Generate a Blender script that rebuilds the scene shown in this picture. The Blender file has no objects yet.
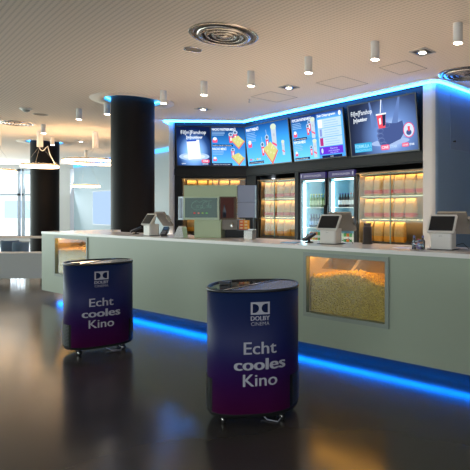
import bpy, math, random
from mathutils import Vector, Matrix
random.seed(7)
S = bpy.context.scene
COL = S.collection
PI = math.pi
R = math.radians

# ------------------------------------------------------------------ camera, world, daylight, exposure
cam_d = bpy.data.cameras.new('camera')
cam = bpy.data.objects.new('camera', cam_d)
COL.objects.link(cam)
cam.location = (0, 0, 1.4)
cam.rotation_euler = (PI / 2, 0, 0)
cam_d.sensor_width = 36
cam_d.lens = 36 * 485 / 470
cam_d.shift_x = (235 - 365) / 470
cam_d.shift_y = (210 - 235) / 470
cam_d.clip_start = 0.05
cam_d.clip_end = 200
S.camera = cam
S.view_settings.view_transform = 'Standard'
S.view_settings.look = 'None'
S.view_settings.gamma = 1
S.view_settings.exposure = 0.75
S.view_settings.use_curve_mapping = False
S.cycles.use_denoising = True
S.cycles.max_bounces = 8
S.cycles.transparent_max_bounces = 12
S.cycles.sample_clamp_indirect = 4

w = bpy.data.worlds.new('world')
S.world = w
w.use_nodes = True
bg = w.node_tree.nodes['Background']
bg.inputs[0].default_value = (0.80, 0.90, 1.0, 1)
bg.inputs[1].default_value = 1.6

def area(name, loc, rot, sx, sy, power, color):
    d = bpy.data.lights.new(name, 'AREA')
    d.shape = 'RECTANGLE'
    d.size = sx
    d.size_y = sy
    d.energy = power
    d.color = color
    o = bpy.data.objects.new(name, d)
    o.location = loc
    o.rotation_euler = rot
    COL.objects.link(o)
    return o
# daylight coming in through the glazed left side, the far glazing and the entrance glazing behind
area('daylight_left', (-17.6, 8.0, 1.7), (0, R(-112), 0), 3.0, 22, 600, (0.82, 1.0, 0.88))
area('daylight_far', (-16.0, 21.8, 1.7), (R(-112), 0, 0), 6.0, 3.0, 130, (0.84, 0.94, 1.0))
area('daylight_entrance', (-3.0, -5.6, 1.7), (R(118), 0, 0), 14, 3.0, 35, (1.0, 0.90, 0.78))

# unseen fill lights added behind the bar, bounced upwards to brighten the ceiling
area('ceiling_fill_light', (-1.97, 6.43, 0.98), (0, 0, R(-33.849)), 7.0, 0.08, 180, (1.0, 0.80, 0.62))
area('ceiling_fill_light', (-5.2, 10.3, 0.98), (0, 0, R(47.5)), 1.6, 0.08, 40, (1.0, 0.82, 0.66))

# ------------------------------------------------------------------ materials
_m = {}
def mat(name, color=(0.8, 0.8, 0.8), rough=0.5, metal=0.0, emit=None, strength=1.0, spec=0.5, bump=0.0, bscale=60, vary=0.0):
    if name in _m:
        return _m[name]
    m = bpy.data.materials.new(name)
    m.use_nodes = True
    nt = m.node_tree
    b = nt.nodes['Principled BSDF']
    b.inputs['Base Color'].default_value = (*color, 1)
    b.inputs['Roughness'].default_value = rough
    b.inputs['Metallic'].default_value = metal
    b.inputs['Specular IOR Level'].default_value = spec
    if emit:
        b.inputs['Emission Color'].default_value = (*emit, 1)
        b.inputs['Emission Strength'].default_value = strength
    if bump or vary:
        tc = nt.nodes.new('ShaderNodeTexCoord')
        n = nt.nodes.new('ShaderNodeTexNoise')
        n.inputs['Scale'].default_value = bscale
        n.inputs['Detail'].default_value = 3
        nt.links.new(tc.outputs['Object'], n.inputs['Vector'])
        if bump:
            bp = nt.nodes.new('ShaderNodeBump')
            bp.inputs['Strength'].default_value = bump
            bp.inputs['Distance'].default_value = 0.01
            nt.links.new(n.outputs['Fac'], bp.inputs['Height'])
            nt.links.new(bp.outputs['Normal'], b.inputs['Normal'])
        if vary:
            mx = nt.nodes.new('ShaderNodeMix')
            mx.data_type = 'RGBA'
            mx.inputs['A'].default_value = (*[c * (1 - vary) for c in color], 1)
            mx.inputs['B'].default_value = (*[min(1, c * (1 + vary)) for c in color], 1)
            nt.links.new(n.outputs['Fac'], mx.inputs['Factor'])
            nt.links.new(mx.outputs['Result'], b.inputs['Base Color'])
    _m[name] = m
    return m

def glow(color, strength=1.0):
    key = 'glow_%s_%s' % ('_'.join('%.2f' % c for c in color), strength)
    if key in _m:
        return _m[key]
    m = bpy.data.materials.new(key)
    m.use_nodes = True
    nt = m.node_tree
    nt.nodes.clear()
    e = nt.nodes.new('ShaderNodeEmission')
    e.inputs[0].default_value = (*color, 1)
    e.inputs[1].default_value = strength
    o = nt.nodes.new('ShaderNodeOutputMaterial')
    nt.links.new(e.outputs[0], o.inputs[0])
    _m[key] = m
    return m

def picture(name, stops, z0, z1, strength, radial=None):
    """a lit display picture: colour runs from the bottom to the top of the screen (its content)"""
    m = bpy.data.materials.new(name)
    m.use_nodes = True
    nt = m.node_tree
    nt.nodes.clear()
    tc = nt.nodes.new('ShaderNodeTexCoord')
    sp = nt.nodes.new('ShaderNodeSeparateXYZ')
    nt.links.new(tc.outputs['Object'], sp.inputs[0])
    mr = nt.nodes.new('ShaderNodeMapRange')
    if radial:
        cx, cz, sx, sz = radial
        a = nt.nodes.new('ShaderNodeCombineXYZ')
        f1 = nt.nodes.new('ShaderNodeMath'); f1.operation = 'MULTIPLY_ADD'
        f1.inputs[1].default_value = 1 / sx; f1.inputs[2].default_value = -cx / sx
        f2 = nt.nodes.new('ShaderNodeMath'); f2.operation = 'MULTIPLY_ADD'
        f2.inputs[1].default_value = 1 / sz; f2.inputs[2].default_value = -cz / sz
        nt.links.new(sp.outputs[0], f1.inputs[0]); nt.links.new(sp.outputs[2], f2.inputs[0])
        nt.links.new(f1.outputs[0], a.inputs[0]); nt.links.new(f2.outputs[0], a.inputs[1])
        ln = nt.nodes.new('ShaderNodeVectorMath'); ln.operation = 'LENGTH'
        nt.links.new(a.outputs[0], ln.inputs[0])
        nt.links.new(ln.outputs['Value'], mr.inputs[0])
        mr.inputs[1].default_value = 0; mr.inputs[2].default_value = 1
    else:
        nt.links.new(sp.outputs[2], mr.inputs[0])
        mr.inputs[1].default_value = z0; mr.inputs[2].default_value = z1
    cr = nt.nodes.new('ShaderNodeValToRGB')
    els = cr.color_ramp.elements
    els[0].position = stops[0][0]; els[0].color = (*stops[0][1], 1)
    els[1].position = stops[-1][0]; els[1].color = (*stops[-1][1], 1)
    for p, c in stops[1:-1]:
        e = els.new(p); e.color = (*c, 1)
    nt.links.new(mr.outputs[0], cr.inputs[0])
    e = nt.nodes.new('ShaderNodeEmission')
    e.inputs[1].default_value = strength
    nt.links.new(cr.outputs[0], e.inputs[0])
    o = nt.nodes.new('ShaderNodeOutputMaterial')
    nt.links.new(e.outputs[0], o.inputs[0])
    return m

def glass(name, tint=(0.95, 0.98, 0.97), refl=0.12, rough=0.02):
    if name in _m:
        return _m[name]
    m = bpy.data.materials.new(name)
    m.use_nodes = True
    nt = m.node_tree
    nt.nodes.clear()
    t = nt.nodes.new('ShaderNodeBsdfTransparent'); t.inputs[0].default_value = (*tint, 1)
    g = nt.nodes.new('ShaderNodeBsdfGlossy'); g.inputs['Roughness'].default_value = rough
    mx = nt.nodes.new('ShaderNodeMixShader')
    lw = nt.nodes.new('ShaderNodeLayerWeight'); lw.inputs[0].default_value = 0.5
    pw = nt.nodes.new('ShaderNodeMath'); pw.operation = 'POWER'; pw.inputs[1].default_value = 5
    nt.links.new(lw.outputs['Facing'], pw.inputs[0])
    ad = nt.nodes.new('ShaderNodeMath'); ad.operation = 'MULTIPLY_ADD'; ad.use_clamp = True
    ad.inputs[1].default_value = 0.9; ad.inputs[2].default_value = refl * 0.5
    nt.links.new(pw.outputs[0], ad.inputs[0])
    nt.links.new(ad.outputs[0], mx.inputs[0])
    nt.links.new(t.outputs[0], mx.inputs[1]); nt.links.new(g.outputs[0], mx.inputs[2])
    o = nt.nodes.new('ShaderNodeOutputMaterial')
    nt.links.new(mx.outputs[0], o.inputs[0])
    _m[name] = m
    return m

def ceiling_mat():
    m = bpy.data.materials.new('perforated_ceiling')
    m.use_nodes = True
    nt = m.node_tree
    b = nt.nodes['Principled BSDF']
    b.inputs['Roughness'].default_value = 0.85
    tc = nt.nodes.new('ShaderNodeTexCoord')
    mp = nt.nodes.new('ShaderNodeMapping')
    mp.inputs['Rotation'].default_value = (0, 0, R(42.3))
    nt.links.new(tc.outputs['Object'], mp.inputs[0])
    sp = nt.nodes.new('ShaderNodeSeparateXYZ')
    nt.links.new(mp.outputs[0], sp.inputs[0])
    def sine(sock, freq):
        a = nt.nodes.new('ShaderNodeMath'); a.operation = 'MULTIPLY'; a.inputs[1].default_value = freq * 2 * PI
        s = nt.nodes.new('ShaderNodeMath'); s.operation = 'SINE'
        nt.links.new(sock, a.inputs[0]); nt.links.new(a.outputs[0], s.inputs[0])
        return s.outputs[0]
    s1, s2 = sine(sp.outputs[1], 20), sine(sp.outputs[0], 20)
    k = nt.nodes.new('ShaderNodeMath'); k.operation = 'MULTIPLY_ADD'; k.inputs[1].default_value = 0.35
    nt.links.new(s2, k.inputs[0]); nt.links.new(s1, k.inputs[2])
    mr = nt.nodes.new('ShaderNodeMapRange')
    mr.inputs[1].default_value = 0.0; mr.inputs[2].default_value = 1.1
    nt.links.new(k.outputs[0], mr.inputs[0])
    mx = nt.nodes.new('ShaderNodeMix'); mx.data_type = 'RGBA'
    mx.inputs['A'].default_value = (0.86, 0.75, 0.64, 1)
    mx.inputs['B'].default_value = (0.68, 0.59, 0.50, 1)
    nt.links.new(mr.outputs[0], mx.inputs['Factor'])
    nt.links.new(mx.outputs['Result'], b.inputs['Base Color'])
    return m

def floor_mat():
    m = bpy.data.materials.new('polished_dark_screed')
    m.use_nodes = True
    nt = m.node_tree
    b = nt.nodes['Principled BSDF']
    tc = nt.nodes.new('ShaderNodeTexCoord')
    n = nt.nodes.new('ShaderNodeTexNoise'); n.inputs['Scale'].default_value = 1.3; n.inputs['Detail'].default_value = 6
    nt.links.new(tc.outputs['Object'], n.inputs['Vector'])
    mx = nt.nodes.new('ShaderNodeMix'); mx.data_type = 'RGBA'
    mx.inputs['A'].default_value = (0.040, 0.034, 0.030, 1)
    mx.inputs['B'].default_value = (0.062, 0.054, 0.047, 1)
    nt.links.new(n.outputs['Fac'], mx.inputs['Factor'])
    nt.links.new(mx.outputs['Result'], b.inputs['Base Color'])
    n2 = nt.nodes.new('ShaderNodeTexNoise'); n2.inputs['Scale'].default_value = 4; n2.inputs['Detail'].default_value = 4
    nt.links.new(tc.outputs['Object'], n2.inputs['Vector'])
    mr = nt.nodes.new('ShaderNodeMapRange')
    mr.inputs[3].default_value = 0.15; mr.inputs[4].default_value = 0.23
    nt.links.new(n2.outputs['Fac'], mr.inputs[0])
    nt.links.new(mr.outputs[0], b.inputs['Roughness'])
    b.inputs['Specular IOR Level'].default_value = 0.45
    return m

def wrap_mat():
    m = bpy.data.materials.new('drum_wrap_print')
    m.use_nodes = True
    nt = m.node_tree
    b = nt.nodes['Principled BSDF']
    b.inputs['Roughness'].default_value = 0.5
    b.inputs['Specular IOR Level'].default_value = 0.2
    tc = nt.nodes.new('ShaderNodeTexCoord')
    sp = nt.nodes.new('ShaderNodeSeparateXYZ')
    nt.links.new(tc.outputs['Object'], sp.inputs[0])
    cr = nt.nodes.new('ShaderNodeValToRGB')
    e = cr.color_ramp.elements
    e[0].position = 0.05; e[0].color = (0.085, 0.003, 0.045, 1)
    e[1].position = 0.85; e[1].color = (0.006, 0.018, 0.075, 1)
    k = e.new(0.30); k.color = (0.030, 0.005, 0.065, 1)
    k = e.new(0.5); k.color = (0.008, 0.010, 0.075, 1)
    nt.links.new(sp.outputs[2], cr.inputs[0])
    nt.links.new(cr.outputs[0], b.inputs['Base Color'])
    return m

WHITE_WALL = mat('white_wall_paint', (0.50, 0.50, 0.50), 0.7, bump=0.05)
COUNTER = mat('counter_panel_satin', (0.275, 0.315, 0.235), 0.45)
SLAB = mat('counter_top_solid_surface', (0.70, 0.66, 0.62), 0.22)
FRAME_G = mat('window_frame_olive_grey', (0.22, 0.25, 0.21), 0.45)
BLACK = mat('black_laminate', (0.008, 0.008, 0.009), 0.45, spec=0.25)
DARK = mat('dark_grey_metal', (0.03, 0.032, 0.036), 0.4, 0.3)
COLUMN = mat('dark_column_cladding', (0.006, 0.005, 0.005), 0.5, spec=0.10)
KICK = mat('black_plinth', (0.012, 0.014, 0.02), 0.4)
BLUE_LED = glow((0.0, 0.17, 1.0), 18)
COVE_LED = glow((0.04, 0.38, 1.0), 9)
CYAN_LED = glow((0.024, 0.26, 1.0), 18.0)
WARM = glow((1.0, 0.66, 0.30), 17)
WARM_SOFT = glow((1.0, 0.82, 0.60), 6)
LAMP = glow((1.0, 0.84, 0.64), 22)
CHROME = mat('brushed_steel', (0.62, 0.60, 0.57), 0.25, 1.0)
LAMP_BODY = mat('grey_lamp_body', (0.66, 0.62, 0.57), 0.5)
PLASTIC_W = mat('warm_white_plastic', (0.62, 0.59, 0.54), 0.4)
SCREEN_OFF = mat('dark_screen_glass', (0.015, 0.015, 0.017), 0.12)
SAGE = mat('pale_sage_metal', (0.45, 0.54, 0.33), 0.45)
KRAFT = mat('kraft_paper', (0.42, 0.25, 0.085), 0.75, vary=0.35, bscale=22)
RED = mat('red_print_band', (0.42, 0.022, 0.008), 0.6)
YELLOW = mat('yellow_print_band', (0.62, 0.24, 0.004), 0.6)
GLASS = glass('clear_pane', (0.97, 0.98, 0.96), 0.035)
GLASS_DOOR = glass('sliding_pane', (0.96, 0.98, 0.96), 0.03)
RUBBER = mat('black_rubber', (0.008, 0.008, 0.008), 0.7, spec=0.2)
LETTER = mat('pale_grey_print', (0.36, 0.36, 0.40), 0.6)

# ------------------------------------------------------------------ mesh helpers
class MB:
    def __init__(s):
        s.v = []; s.f = []; s.mi = []; s.mats = []; s.sm = []
    def slot(s, m):
        if m not in s.mats:
            s.mats.append(m)
        return s.mats.index(m)
    def add(s, verts, faces, m, smooth=False, M=None):
        o = len(s.v)
        s.v += [tuple(M @ Vector(p)) if M else tuple(p) for p in verts]
        k = s.slot(m)
        for f in faces:
            s.f.append([i + o for i in f]); s.mi.append(k); s.sm.append(smooth)
        return s
    def box(s, x0, x1, y0, y1, z0, z1, m, M=None):
        v = [(x, y, z) for z in (z0, z1) for y in (y0, y1) for x in (x0, x1)]
        return s.add(v, [(0, 2, 3, 1), (4, 5, 7, 6), (0, 1, 5, 4), (2, 6, 7, 3), (0, 4, 6, 2), (1, 3, 7, 5)], m, False, M)
    def rbox(s, x0, x1, y0, y1, z0, z1, m, r=0.02, n=4, M=None, axis='z'):
        """box with rounded edges along one axis"""
        def ring(a0, a1, b0, b1):
            pts = []
            for cx, cy, st in ((a1 - r, b1 - r, 0), (a0 + r, b1 - r, 90), (a0 + r, b0 + r, 180), (a1 - r, b0 + r, 270)):
                for k in range(n + 1):
                    t = R(st + 90 * k / n)
                    pts.append((cx + r * math.cos(t), cy + r * math.sin(t)))
            return pts
        if axis == 'z':
            p = ring(x0, x1, y0, y1); A = [(a, b, z0) for a, b in p]; B = [(a, b, z1) for a, b in p]
        elif axis == 'y':
            p = ring(x0, x1, z0, z1); A = [(a, y0, b) for a, b in p]; B = [(a, y1, b) for a, b in p]
        else:
            p = ring(y0, y1, z0, z1); A = [(x0, a, b) for a, b in p]; B = [(x1, a, b) for a, b in p]
        k = len(p)
        fs = [(i, (i + 1) % k, k + (i + 1) % k, k + i) for i in range(k)]
        fs += [tuple(range(k))[::-1], tuple(range(k, 2 * k))]
        return s.add(A + B, fs, m, False, M)
    def lathe(s, prof, m, seg=32, c=(0, 0, 0), smooth=True, M=None, cap=True):
        v = []; f = []
        for r, z in prof:
            for k in range(seg):
                t = 2 * PI * k / seg
                v.append((c[0] + r * math.cos(t), c[1] + r * math.sin(t), c[2] + z))
        n = len(prof)
        for i in range(n - 1):
            for k in range(seg):
                k2 = (k + 1) % seg
                f.append((i * seg + k, i * seg + k2, (i + 1) * seg + k2, (i + 1) * seg + k))
        s.add(v, f, m, smooth, M)
        if cap:
            for i in (0, n - 1):
                if prof[i][0] > 1e-5:
                    o = i * seg
                    ring = [v[o + k] for k in range(seg)]
                    s.add(ring, [tuple(range(seg))], m, False, M)
        return s
    def tube(s, pts, r, m, seg=8, closed=False, M=None):
        pts = [Vector(p) for p in pts]
        v = []; f = []; n = len(pts)
        for i, p in enumerate(pts):
            a = pts[(i - 1) % n] if (closed or i > 0) else p
            b = pts[(i + 1) % n] if (closed or i < n - 1) else p
            d = (b - a).normalized()
            up = Vector((0, 0, 1)) if abs(d.z) < 0.95 else Vector((1, 0, 0))
            x = d.cross(up).normalized(); y = x.cross(d).normalized()
            for k in range(seg):
                t = 2 * PI * k / seg
                v.append(tuple(p + x * (r * math.cos(t)) + y * (r * math.sin(t))))
        for i in range(n if closed else n - 1):
            j = (i + 1) % n
            for k in range(seg):
                k2 = (k + 1) % seg
                f.append((i * seg + k, i * seg + k2, j * seg + k2, j * seg + k))
        if not closed:
            f.append(tuple(range(seg))); f.append(tuple(range((n - 1) * seg, n * seg)))
        return s.add(v, f, m, True, M)
    def prism(s, poly, z0, z1, m, M=None, smooth=False):
        k = len(poly)
        v = [(x, y, z0) for x, y in poly] + [(x, y, z1) for x, y in poly]
        f = [tuple(range(k))[::-1], tuple(range(k, 2 * k))]
        s.add(v, f, m, False, M)
        return s.add(v, [(i, (i + 1) % k, k + (i + 1) % k, k + i) for i in range(k)], m, smooth, M)
    def loft(s, rings, m, smooth=True, M=None, caps=True):
        k = len(rings[0]); v = [p for r_ in rings for p in r_]; f = []
        for i in range(len(rings) - 1):
            for a in range(k):
                b = (a + 1) % k
                f.append((i * k + a, i * k + b, (i + 1) * k + b, (i + 1) * k + a))
        if caps:
            f.append(tuple(range(k))[::-1]); f.append(tuple(range((len(rings) - 1) * k, len(rings) * k)))
        return s.add(v, f, m, smooth, M)
    def build(s, name, parent=None, bevel=0, loc=None, rz=0):
        me = bpy.data.meshes.new(name)
        me.from_pydata(s.v, [], s.f)
        for m in s.mats:
            me.materials.append(m)
        me.polygons.foreach_set('material_index', s.mi)
        me.polygons.foreach_set('use_smooth', s.sm)
        me.update()
        import bmesh
        bm = bmesh.new(); bm.from_mesh(me)
        if len(bm.faces) < 60000:
            bmesh.ops.recalc_face_normals(bm, faces=bm.faces)
        bm.to_mesh(me); bm.free()
        o = bpy.data.objects.new(name, me)
        COL.objects.link(o)
        if parent:
            o.parent = parent
        if loc:
            o.location = loc
        o.rotation_euler.z = rz
        if bevel:
            b = o.modifiers.new('bevel', 'BEVEL'); b.width = bevel; b.segments = 2; b.limit_method = 'ANGLE'
        return o

def tag(o, label, cat, group=None):
    o['label'] = label; o['category'] = cat
    if group:
        o['group'] = group
    return o
def thing(name, label, cat, loc=(0, 0, 0), rz=0, group=None):
    o = bpy.data.objects.new(name, None)
    o.empty_display_size = 0.1
    COL.objects.link(o)
    o.location = loc; o.rotation_euler.z = rz
    return tag(o, label, cat, group)
def struct(o):
    o['kind'] = 'structure'
    return o
def copy_tree(o, parent=None):
    c = o.copy(); COL.objects.link(c)
    if parent:
        c.parent = parent
    for ch in list(o.children):
        copy_tree(ch, c)
    return c
def fr(O, deg, x, y, z=0):
    a = R(deg)
    return (O[0] + x * math.cos(a) - y * math.sin(a), O[1] + x * math.sin(a) + y * math.cos(a), z)
ORD = ['first', 'second', 'third', 'fourth', 'fifth', 'sixth', 'seventh', 'eighth', 'ninth', 'tenth']
def nth(i, n):
    return 'leftmost' if i == 0 else ('rightmost' if i == n - 1 else ORD[i] + ' from the left')

def text_geo(txt, size, bold=0.0, shear=0.0):
    """returns verts (x, z) centred on x, and faces"""
    c = bpy.data.curves.new('lettering_source', 'FONT')
    c.body = txt; c.size = size; c.align_x = 'CENTER'; c.offset = bold; c.shear = shear; c.resolution_u = 3
    o = bpy.data.objects.new('lettering_source', c)
    COL.objects.link(o)
    dg = bpy.context.evaluated_depsgraph_get(); dg.update()
    me = bpy.data.meshes.new_from_object(o.evaluated_get(dg))
    v = [(p.co.x, p.co.y) for p in me.vertices]
    f = [tuple(p.vertices) for p in me.polygons]
    bpy.data.objects.remove(o); bpy.data.curves.remove(c); bpy.data.meshes.remove(me)
    return v, f
def add_text(mb, txt, x, z, size, m, y=-0.002, width=None, bold=0.0, shear=0.0, align='C', slope=0.0, M=None):
    v, f = text_geo(txt, size, bold, shear)
    xs = [a for a, b in v]; x0, x1 = min(xs), max(xs)
    k = width / (x1 - x0) if width else 1
    cx = (x0 + x1) / 2 if align == 'C' else x0
    mb.add([(x + (a - cx) * k, y, z + b + slope * (a - cx) * k) for a, b in v], f, m, False, M)
def quad(mb, x0, x1, z0, z1, m, y=-0.001, M=None, slope=0.0):
    mb.add([(x0, y, z0), (x1, y, z0 + slope), (x1, y, z1 + slope), (x0, y, z1)], [(0, 1, 2, 3)], m, False, M)
def flat(mb, pts, m, y=-0.001, M=None):
    mb.add([(a, y, b) for a, b in pts], [tuple(range(len(pts)))], m, False, M)
def disc(mb, cx, cz, rx, rz, m, y=-0.001, n=24, M=None):
    flat(mb, [(cx + rx * math.cos(2 * PI * k / n), cz + rz * math.sin(2 * PI * k / n)) for k in range(n)], m, y, M)

# ------------------------------------------------------------------ reference frames
CO, CA = (-5.179, 7.770), -33.849        # front line of the bar counter, running right and towards the viewer
MO, MA = (-2.72, 11.18), -42.30          # menu wall
LO, LA = (-4.46, 11.11), 2.30            # short wall left of the menu wall
ZC = 3.45                                # ceiling
TOP = 1.057                              # counter top

# ------------------------------------------------------------------ setting
mb = MB(); mb.box(-20, 10, -6, 24, -0.1, 0, floor_mat()); struct(mb.build('floor'))
mb = MB(); mb.prism([(0.9, 0.63), (10.2, 0.63), (10.2, 2.0), (7.0, 2.6), (3.2, 3.9), (1.0, 3.0), (0.3, 1.4)], 0.001, 0.006, mat('pale_bounce_surface', (0.72, 0.68, 0.62), 0.4))  # unseen pale sheet added in the aisle to bounce light onto the ceiling
struct(mb.build('aisle_bounce_sheet', loc=(*CO, 0), rz=R(CA)))

import bmesh
COLS = [(-4.375, 9.147), (-9.704, 14.708)]
def ceiling():
    bm = bmesh.new()
    def loop(pts):
        vs = [bm.verts.new((x, y, ZC)) for x, y in pts]
        return [bm.edges.new((vs[i], vs[(i + 1) % len(vs)])) for i in range(len(vs))]
    es = loop([(-20, -6), (10, -6), (10, 24), (-20, 24)])
    for cx, cy in COLS:
        es += loop([(cx + 0.49 * math.cos(2 * PI * k / 48), cy + 0.49 * math.sin(2 * PI * k / 48)) for k in range(48)])
    bmesh.ops.triangle_fill(bm, use_beauty=True, use_dissolve=False, edges=es)
    kill = [f for f in bm.faces if any((f.calc_center_median().x - cx) ** 2 + (f.calc_center_median().y - cy) ** 2 < 0.47 ** 2 for cx, cy in COLS)]
    bmesh.ops.delete(bm, geom=kill, context='FACES')
    for f in bm.faces:
        if f.normal.z > 0:
            f.normal_flip()
    me = bpy.data.meshes.new('ceiling'); bm.to_mesh(me); bm.free()
    me.materials.append(ceiling_mat())
    o = bpy.data.objects.new('ceiling', me); COL.objects.link(o)
    return struct(o)
ceiling()

# wall behind the camera, right wall, far oblique wall, glazed left side
mb = MB()
mb.box(-20, -10.2, -6.1, -6, 0, ZC, WHITE_WALL); mb.box(4.2, 10, -6.1, -6, 0, ZC, WHITE_WALL)
mb.box(-10.2, 4.2, -6.1, -6, 3.2, ZC, WHITE_WALL)
struct(mb.build('wall_back'))
mb = MB(); mb.box(10, 10.1, -6, 24, 0, ZC, WHITE_WALL); struct(mb.build('wall_right'))
BLUEWALL = mat('pale_blue_lobby_wall', (0.27, 0.36, 0.41), 0.5)
a = Vector((-13.2, 22.0)); dirw = Vector((0.7396, -0.673))
mb = MB(); mb.box(0, 14.5, 0, 0.15, 0, ZC, BLUEWALL)
struct(mb.build('wall_far', loc=(-13.2, 22.0, 0), rz=R(MA)))
mb = MB()
mb.box(0.1, 14.4, -0.06, -0.002, ZC - 0.14, ZC - 0.005, glow((0.10, 0.42, 1.0), 1.3))
tag(mb.build('light_strip', loc=(-13.2, 22.0, 0), rz=R(MA)), 'blue light band along the ceiling of the pale far wall', 'light strip')
# window wall, far left
WIN_F = mat('pale_window_frame', (0.36, 0.42, 0.48), 0.5)
mb = MB()
mb.box(-20, -12.9, 22, 22.25, 3.27, ZC, WHITE_WALL)
mb.box(-13.9, -13.35, 21.95, 22.25, 0, 3.27, WHITE_WALL)
mb.box(-20, -13.9, 22, 22.25, 0, 0.15, WHITE_WALL)
struct(mb.build('wall_window_side'))
def window(name, x0, x1, y, z0, z1, transom):
    m = MB()
    m.box(x0, x0 + 0.09, y, y + 0.1, z0, z1, WIN_F); m.box(x1 - 0.09, x1, y, y + 0.1, z0, z1, WIN_F)
    m.box(x0, x1, y, y + 0.1, z1 - 0.09, z1, WIN_F); m.box(x0, x1, y, y + 0.1, z0, z0 + 0.09, WIN_F)
    m.box(x0, x1, y, y + 0.1, transom - 0.045, transom + 0.045, WIN_F)
    o = struct(m.build(name))
    g = MB(); g.box(x0 + 0.09, x1 - 0.09, y + 0.045, y + 0.055, z0 + 0.09, z1 - 0.09, GLASS)
    g.build('pane', o)
window('window_1', -20.0, -17.95, 22.06, 0.15, 3.27, 2.10)
window('window_2', -17.92, -15.72, 22.06, 0.15, 3.27, 2.10)
window('window_3', -15.62, -13.9, 22.06, 0.15, 3.27, 2.10)
mb = MB()
for k in range(8):
    y = -5.9 + k * 4.0
    mb.box(-18.1, -17.9, y, y + 0.16, 0, 3.25, WIN_F)
mb.box(-18.1, -17.9, -6, 22, 3.25, ZC, WHITE_WALL); mb.box(-18.1, -17.9, -6, 22, 0, 0.12, WIN_F)
struct(mb.build('wall_left'))

# pale building across the street
FAC = mat('pale_render_facade', (0.85, 0.86, 0.88), 0.8)
FWIN = mat('facade_window_glass', (0.35, 0.45, 0.55), 0.2)
bld = thing('building', 'pale rendered building across the street outside the windows', 'building', (-30, 42, -0.5))
mb = MB(); mb.box(-12, 12, 0, 6, 0, 12, FAC); mb.build('facade', bld)
for r_ in range(2):
    for k in range(5):
        mb = MB(); mb.box(-9.6 + k * 4.2, -7.4 + k * 4.2, -0.06, -0.005, 1.2 + r_ * 3.8, 2.7 + r_ * 3.8, FWIN); mb.build('window', bld)

# columns with blue lit ceiling coves
for i, (cx, cy) in enumerate(COLS):
    t = thing('column', ['near dark round column rising behind the bar counter', 'far dark round column by the bright windows'][i], 'column', (cx, cy, 0))
    m = MB(); m.lathe([(0.374, 0), (0.374, ZC + 0.30)], COLUMN, 64); m.build('shaft', t)
    m = MB(); m.lathe([(0.49, ZC), (0.49, ZC + 0.30), (0.372, ZC + 0.30)], WHITE_WALL, 64, cap=False)
    o = m.build('ceiling_cove', t)
    m = MB()
    m.tube([(0.465 * math.cos(2 * PI * k / 48), 0.465 * math.sin(2 * PI * k / 48), ZC + 0.06) for k in range(48)], 0.014, COVE_LED, 6, True)
    m.build('light_ring', t)
    m = MB(); m.lathe([(0.50, -0.003), (0.72, -0.003), (0.72, 0.0), (0.50, 0.0)], mat('ceiling_collar', (0.76, 0.66, 0.56), 0.8), 64, c=(0, 0, ZC - 0.001), cap=False)
    m.build('ceiling_collar', t)

# ---- menu wall (black box) with recesses for the cabinets
FASCIA = mat('black_fascia', (0.009, 0.010, 0.012), 0.45, spec=0.2)
mb = MB()
mb.box(0, 4.98, 0, 0.12, 2.17, ZC, FASCIA)
mb.box(0, 4.98, -0.035, -0.001, 2.20, 2.335, BLACK)
for x0, x1 in ((0, 0.345), (1.715, 1.83), (4.965, 4.98)):
    mb.box(x0, x1, 0, 0.12, 0, 2.17, FASCIA)
mb.box(0, 4.98, 0.80, 0.9, 0, ZC, BLACK)
mb.box(0, 4.98, 0.12, 0.80, 2.17, 2.25, BLACK)
struct(mb.build('wall_menu', loc=(*MO, 0), rz=R(MA)))
mb = MB()
mb.box(0.10, 1.74, 0, 0.12, 2.15, ZC, FASCIA)
mb.box(0.10, 1.74, -0.035, -0.001, 2.20, 2.34, BLACK)
mb.box(0.10, 0.24, 0, 0.12, 0, 2.15, FASCIA)
mb.box(0.10, 1.74, 0.70, 0.8, 0, ZC, BLACK)
mb.box(1.715, 1.74, 0, 0.12, 0, 2.15, FASCIA)
struct(mb.build('wall_menu_short', loc=(*LO, 0), rz=R(LA)))
mb = MB(); mb.rbox(-0.02, 0.098, -0.06, 2.6, 0, ZC, WHITE_WALL, 0.03)
struct(mb.build('wall_end_left', loc=(*LO, 0), rz=R(LA)))
# white return wall at the right with rounded corner
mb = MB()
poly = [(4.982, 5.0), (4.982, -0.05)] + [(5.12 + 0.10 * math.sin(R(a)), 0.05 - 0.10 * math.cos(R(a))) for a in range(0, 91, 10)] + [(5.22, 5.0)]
RETURN = mat('wall_blue_glow_tint', (0.16, 0.25, 0.38), 0.6)  # blue glow of the light strip put into the white wall's colour
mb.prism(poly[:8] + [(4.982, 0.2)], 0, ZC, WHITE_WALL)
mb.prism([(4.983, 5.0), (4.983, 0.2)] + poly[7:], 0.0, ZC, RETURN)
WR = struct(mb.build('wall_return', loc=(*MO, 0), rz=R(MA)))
# small service door in the return wall
mb = MB()
mb.box(0, 0.006, 0.33, 1.30, 2.40, 3.30, mat('service_panel_glow_tint', (0.145, 0.21, 0.32), 0.55))  # panel colour carries the same painted-in blue glow
d = struct(mb.build('door_1', loc=fr(MO, MA, 5.221, 0.05, 0), rz=R(MA)))
mb = MB(); mb.lathe([(0.012, 0), (0.012, 0.03), (0.02, 0.035), (0.0, 0.05)], DARK, 16, M=Matrix.Translation((0.006, 0.42, 2.53)) @ Matrix.Rotation(PI / 2, 4, 'Y'))
mb.build('door_knob', d)

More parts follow.
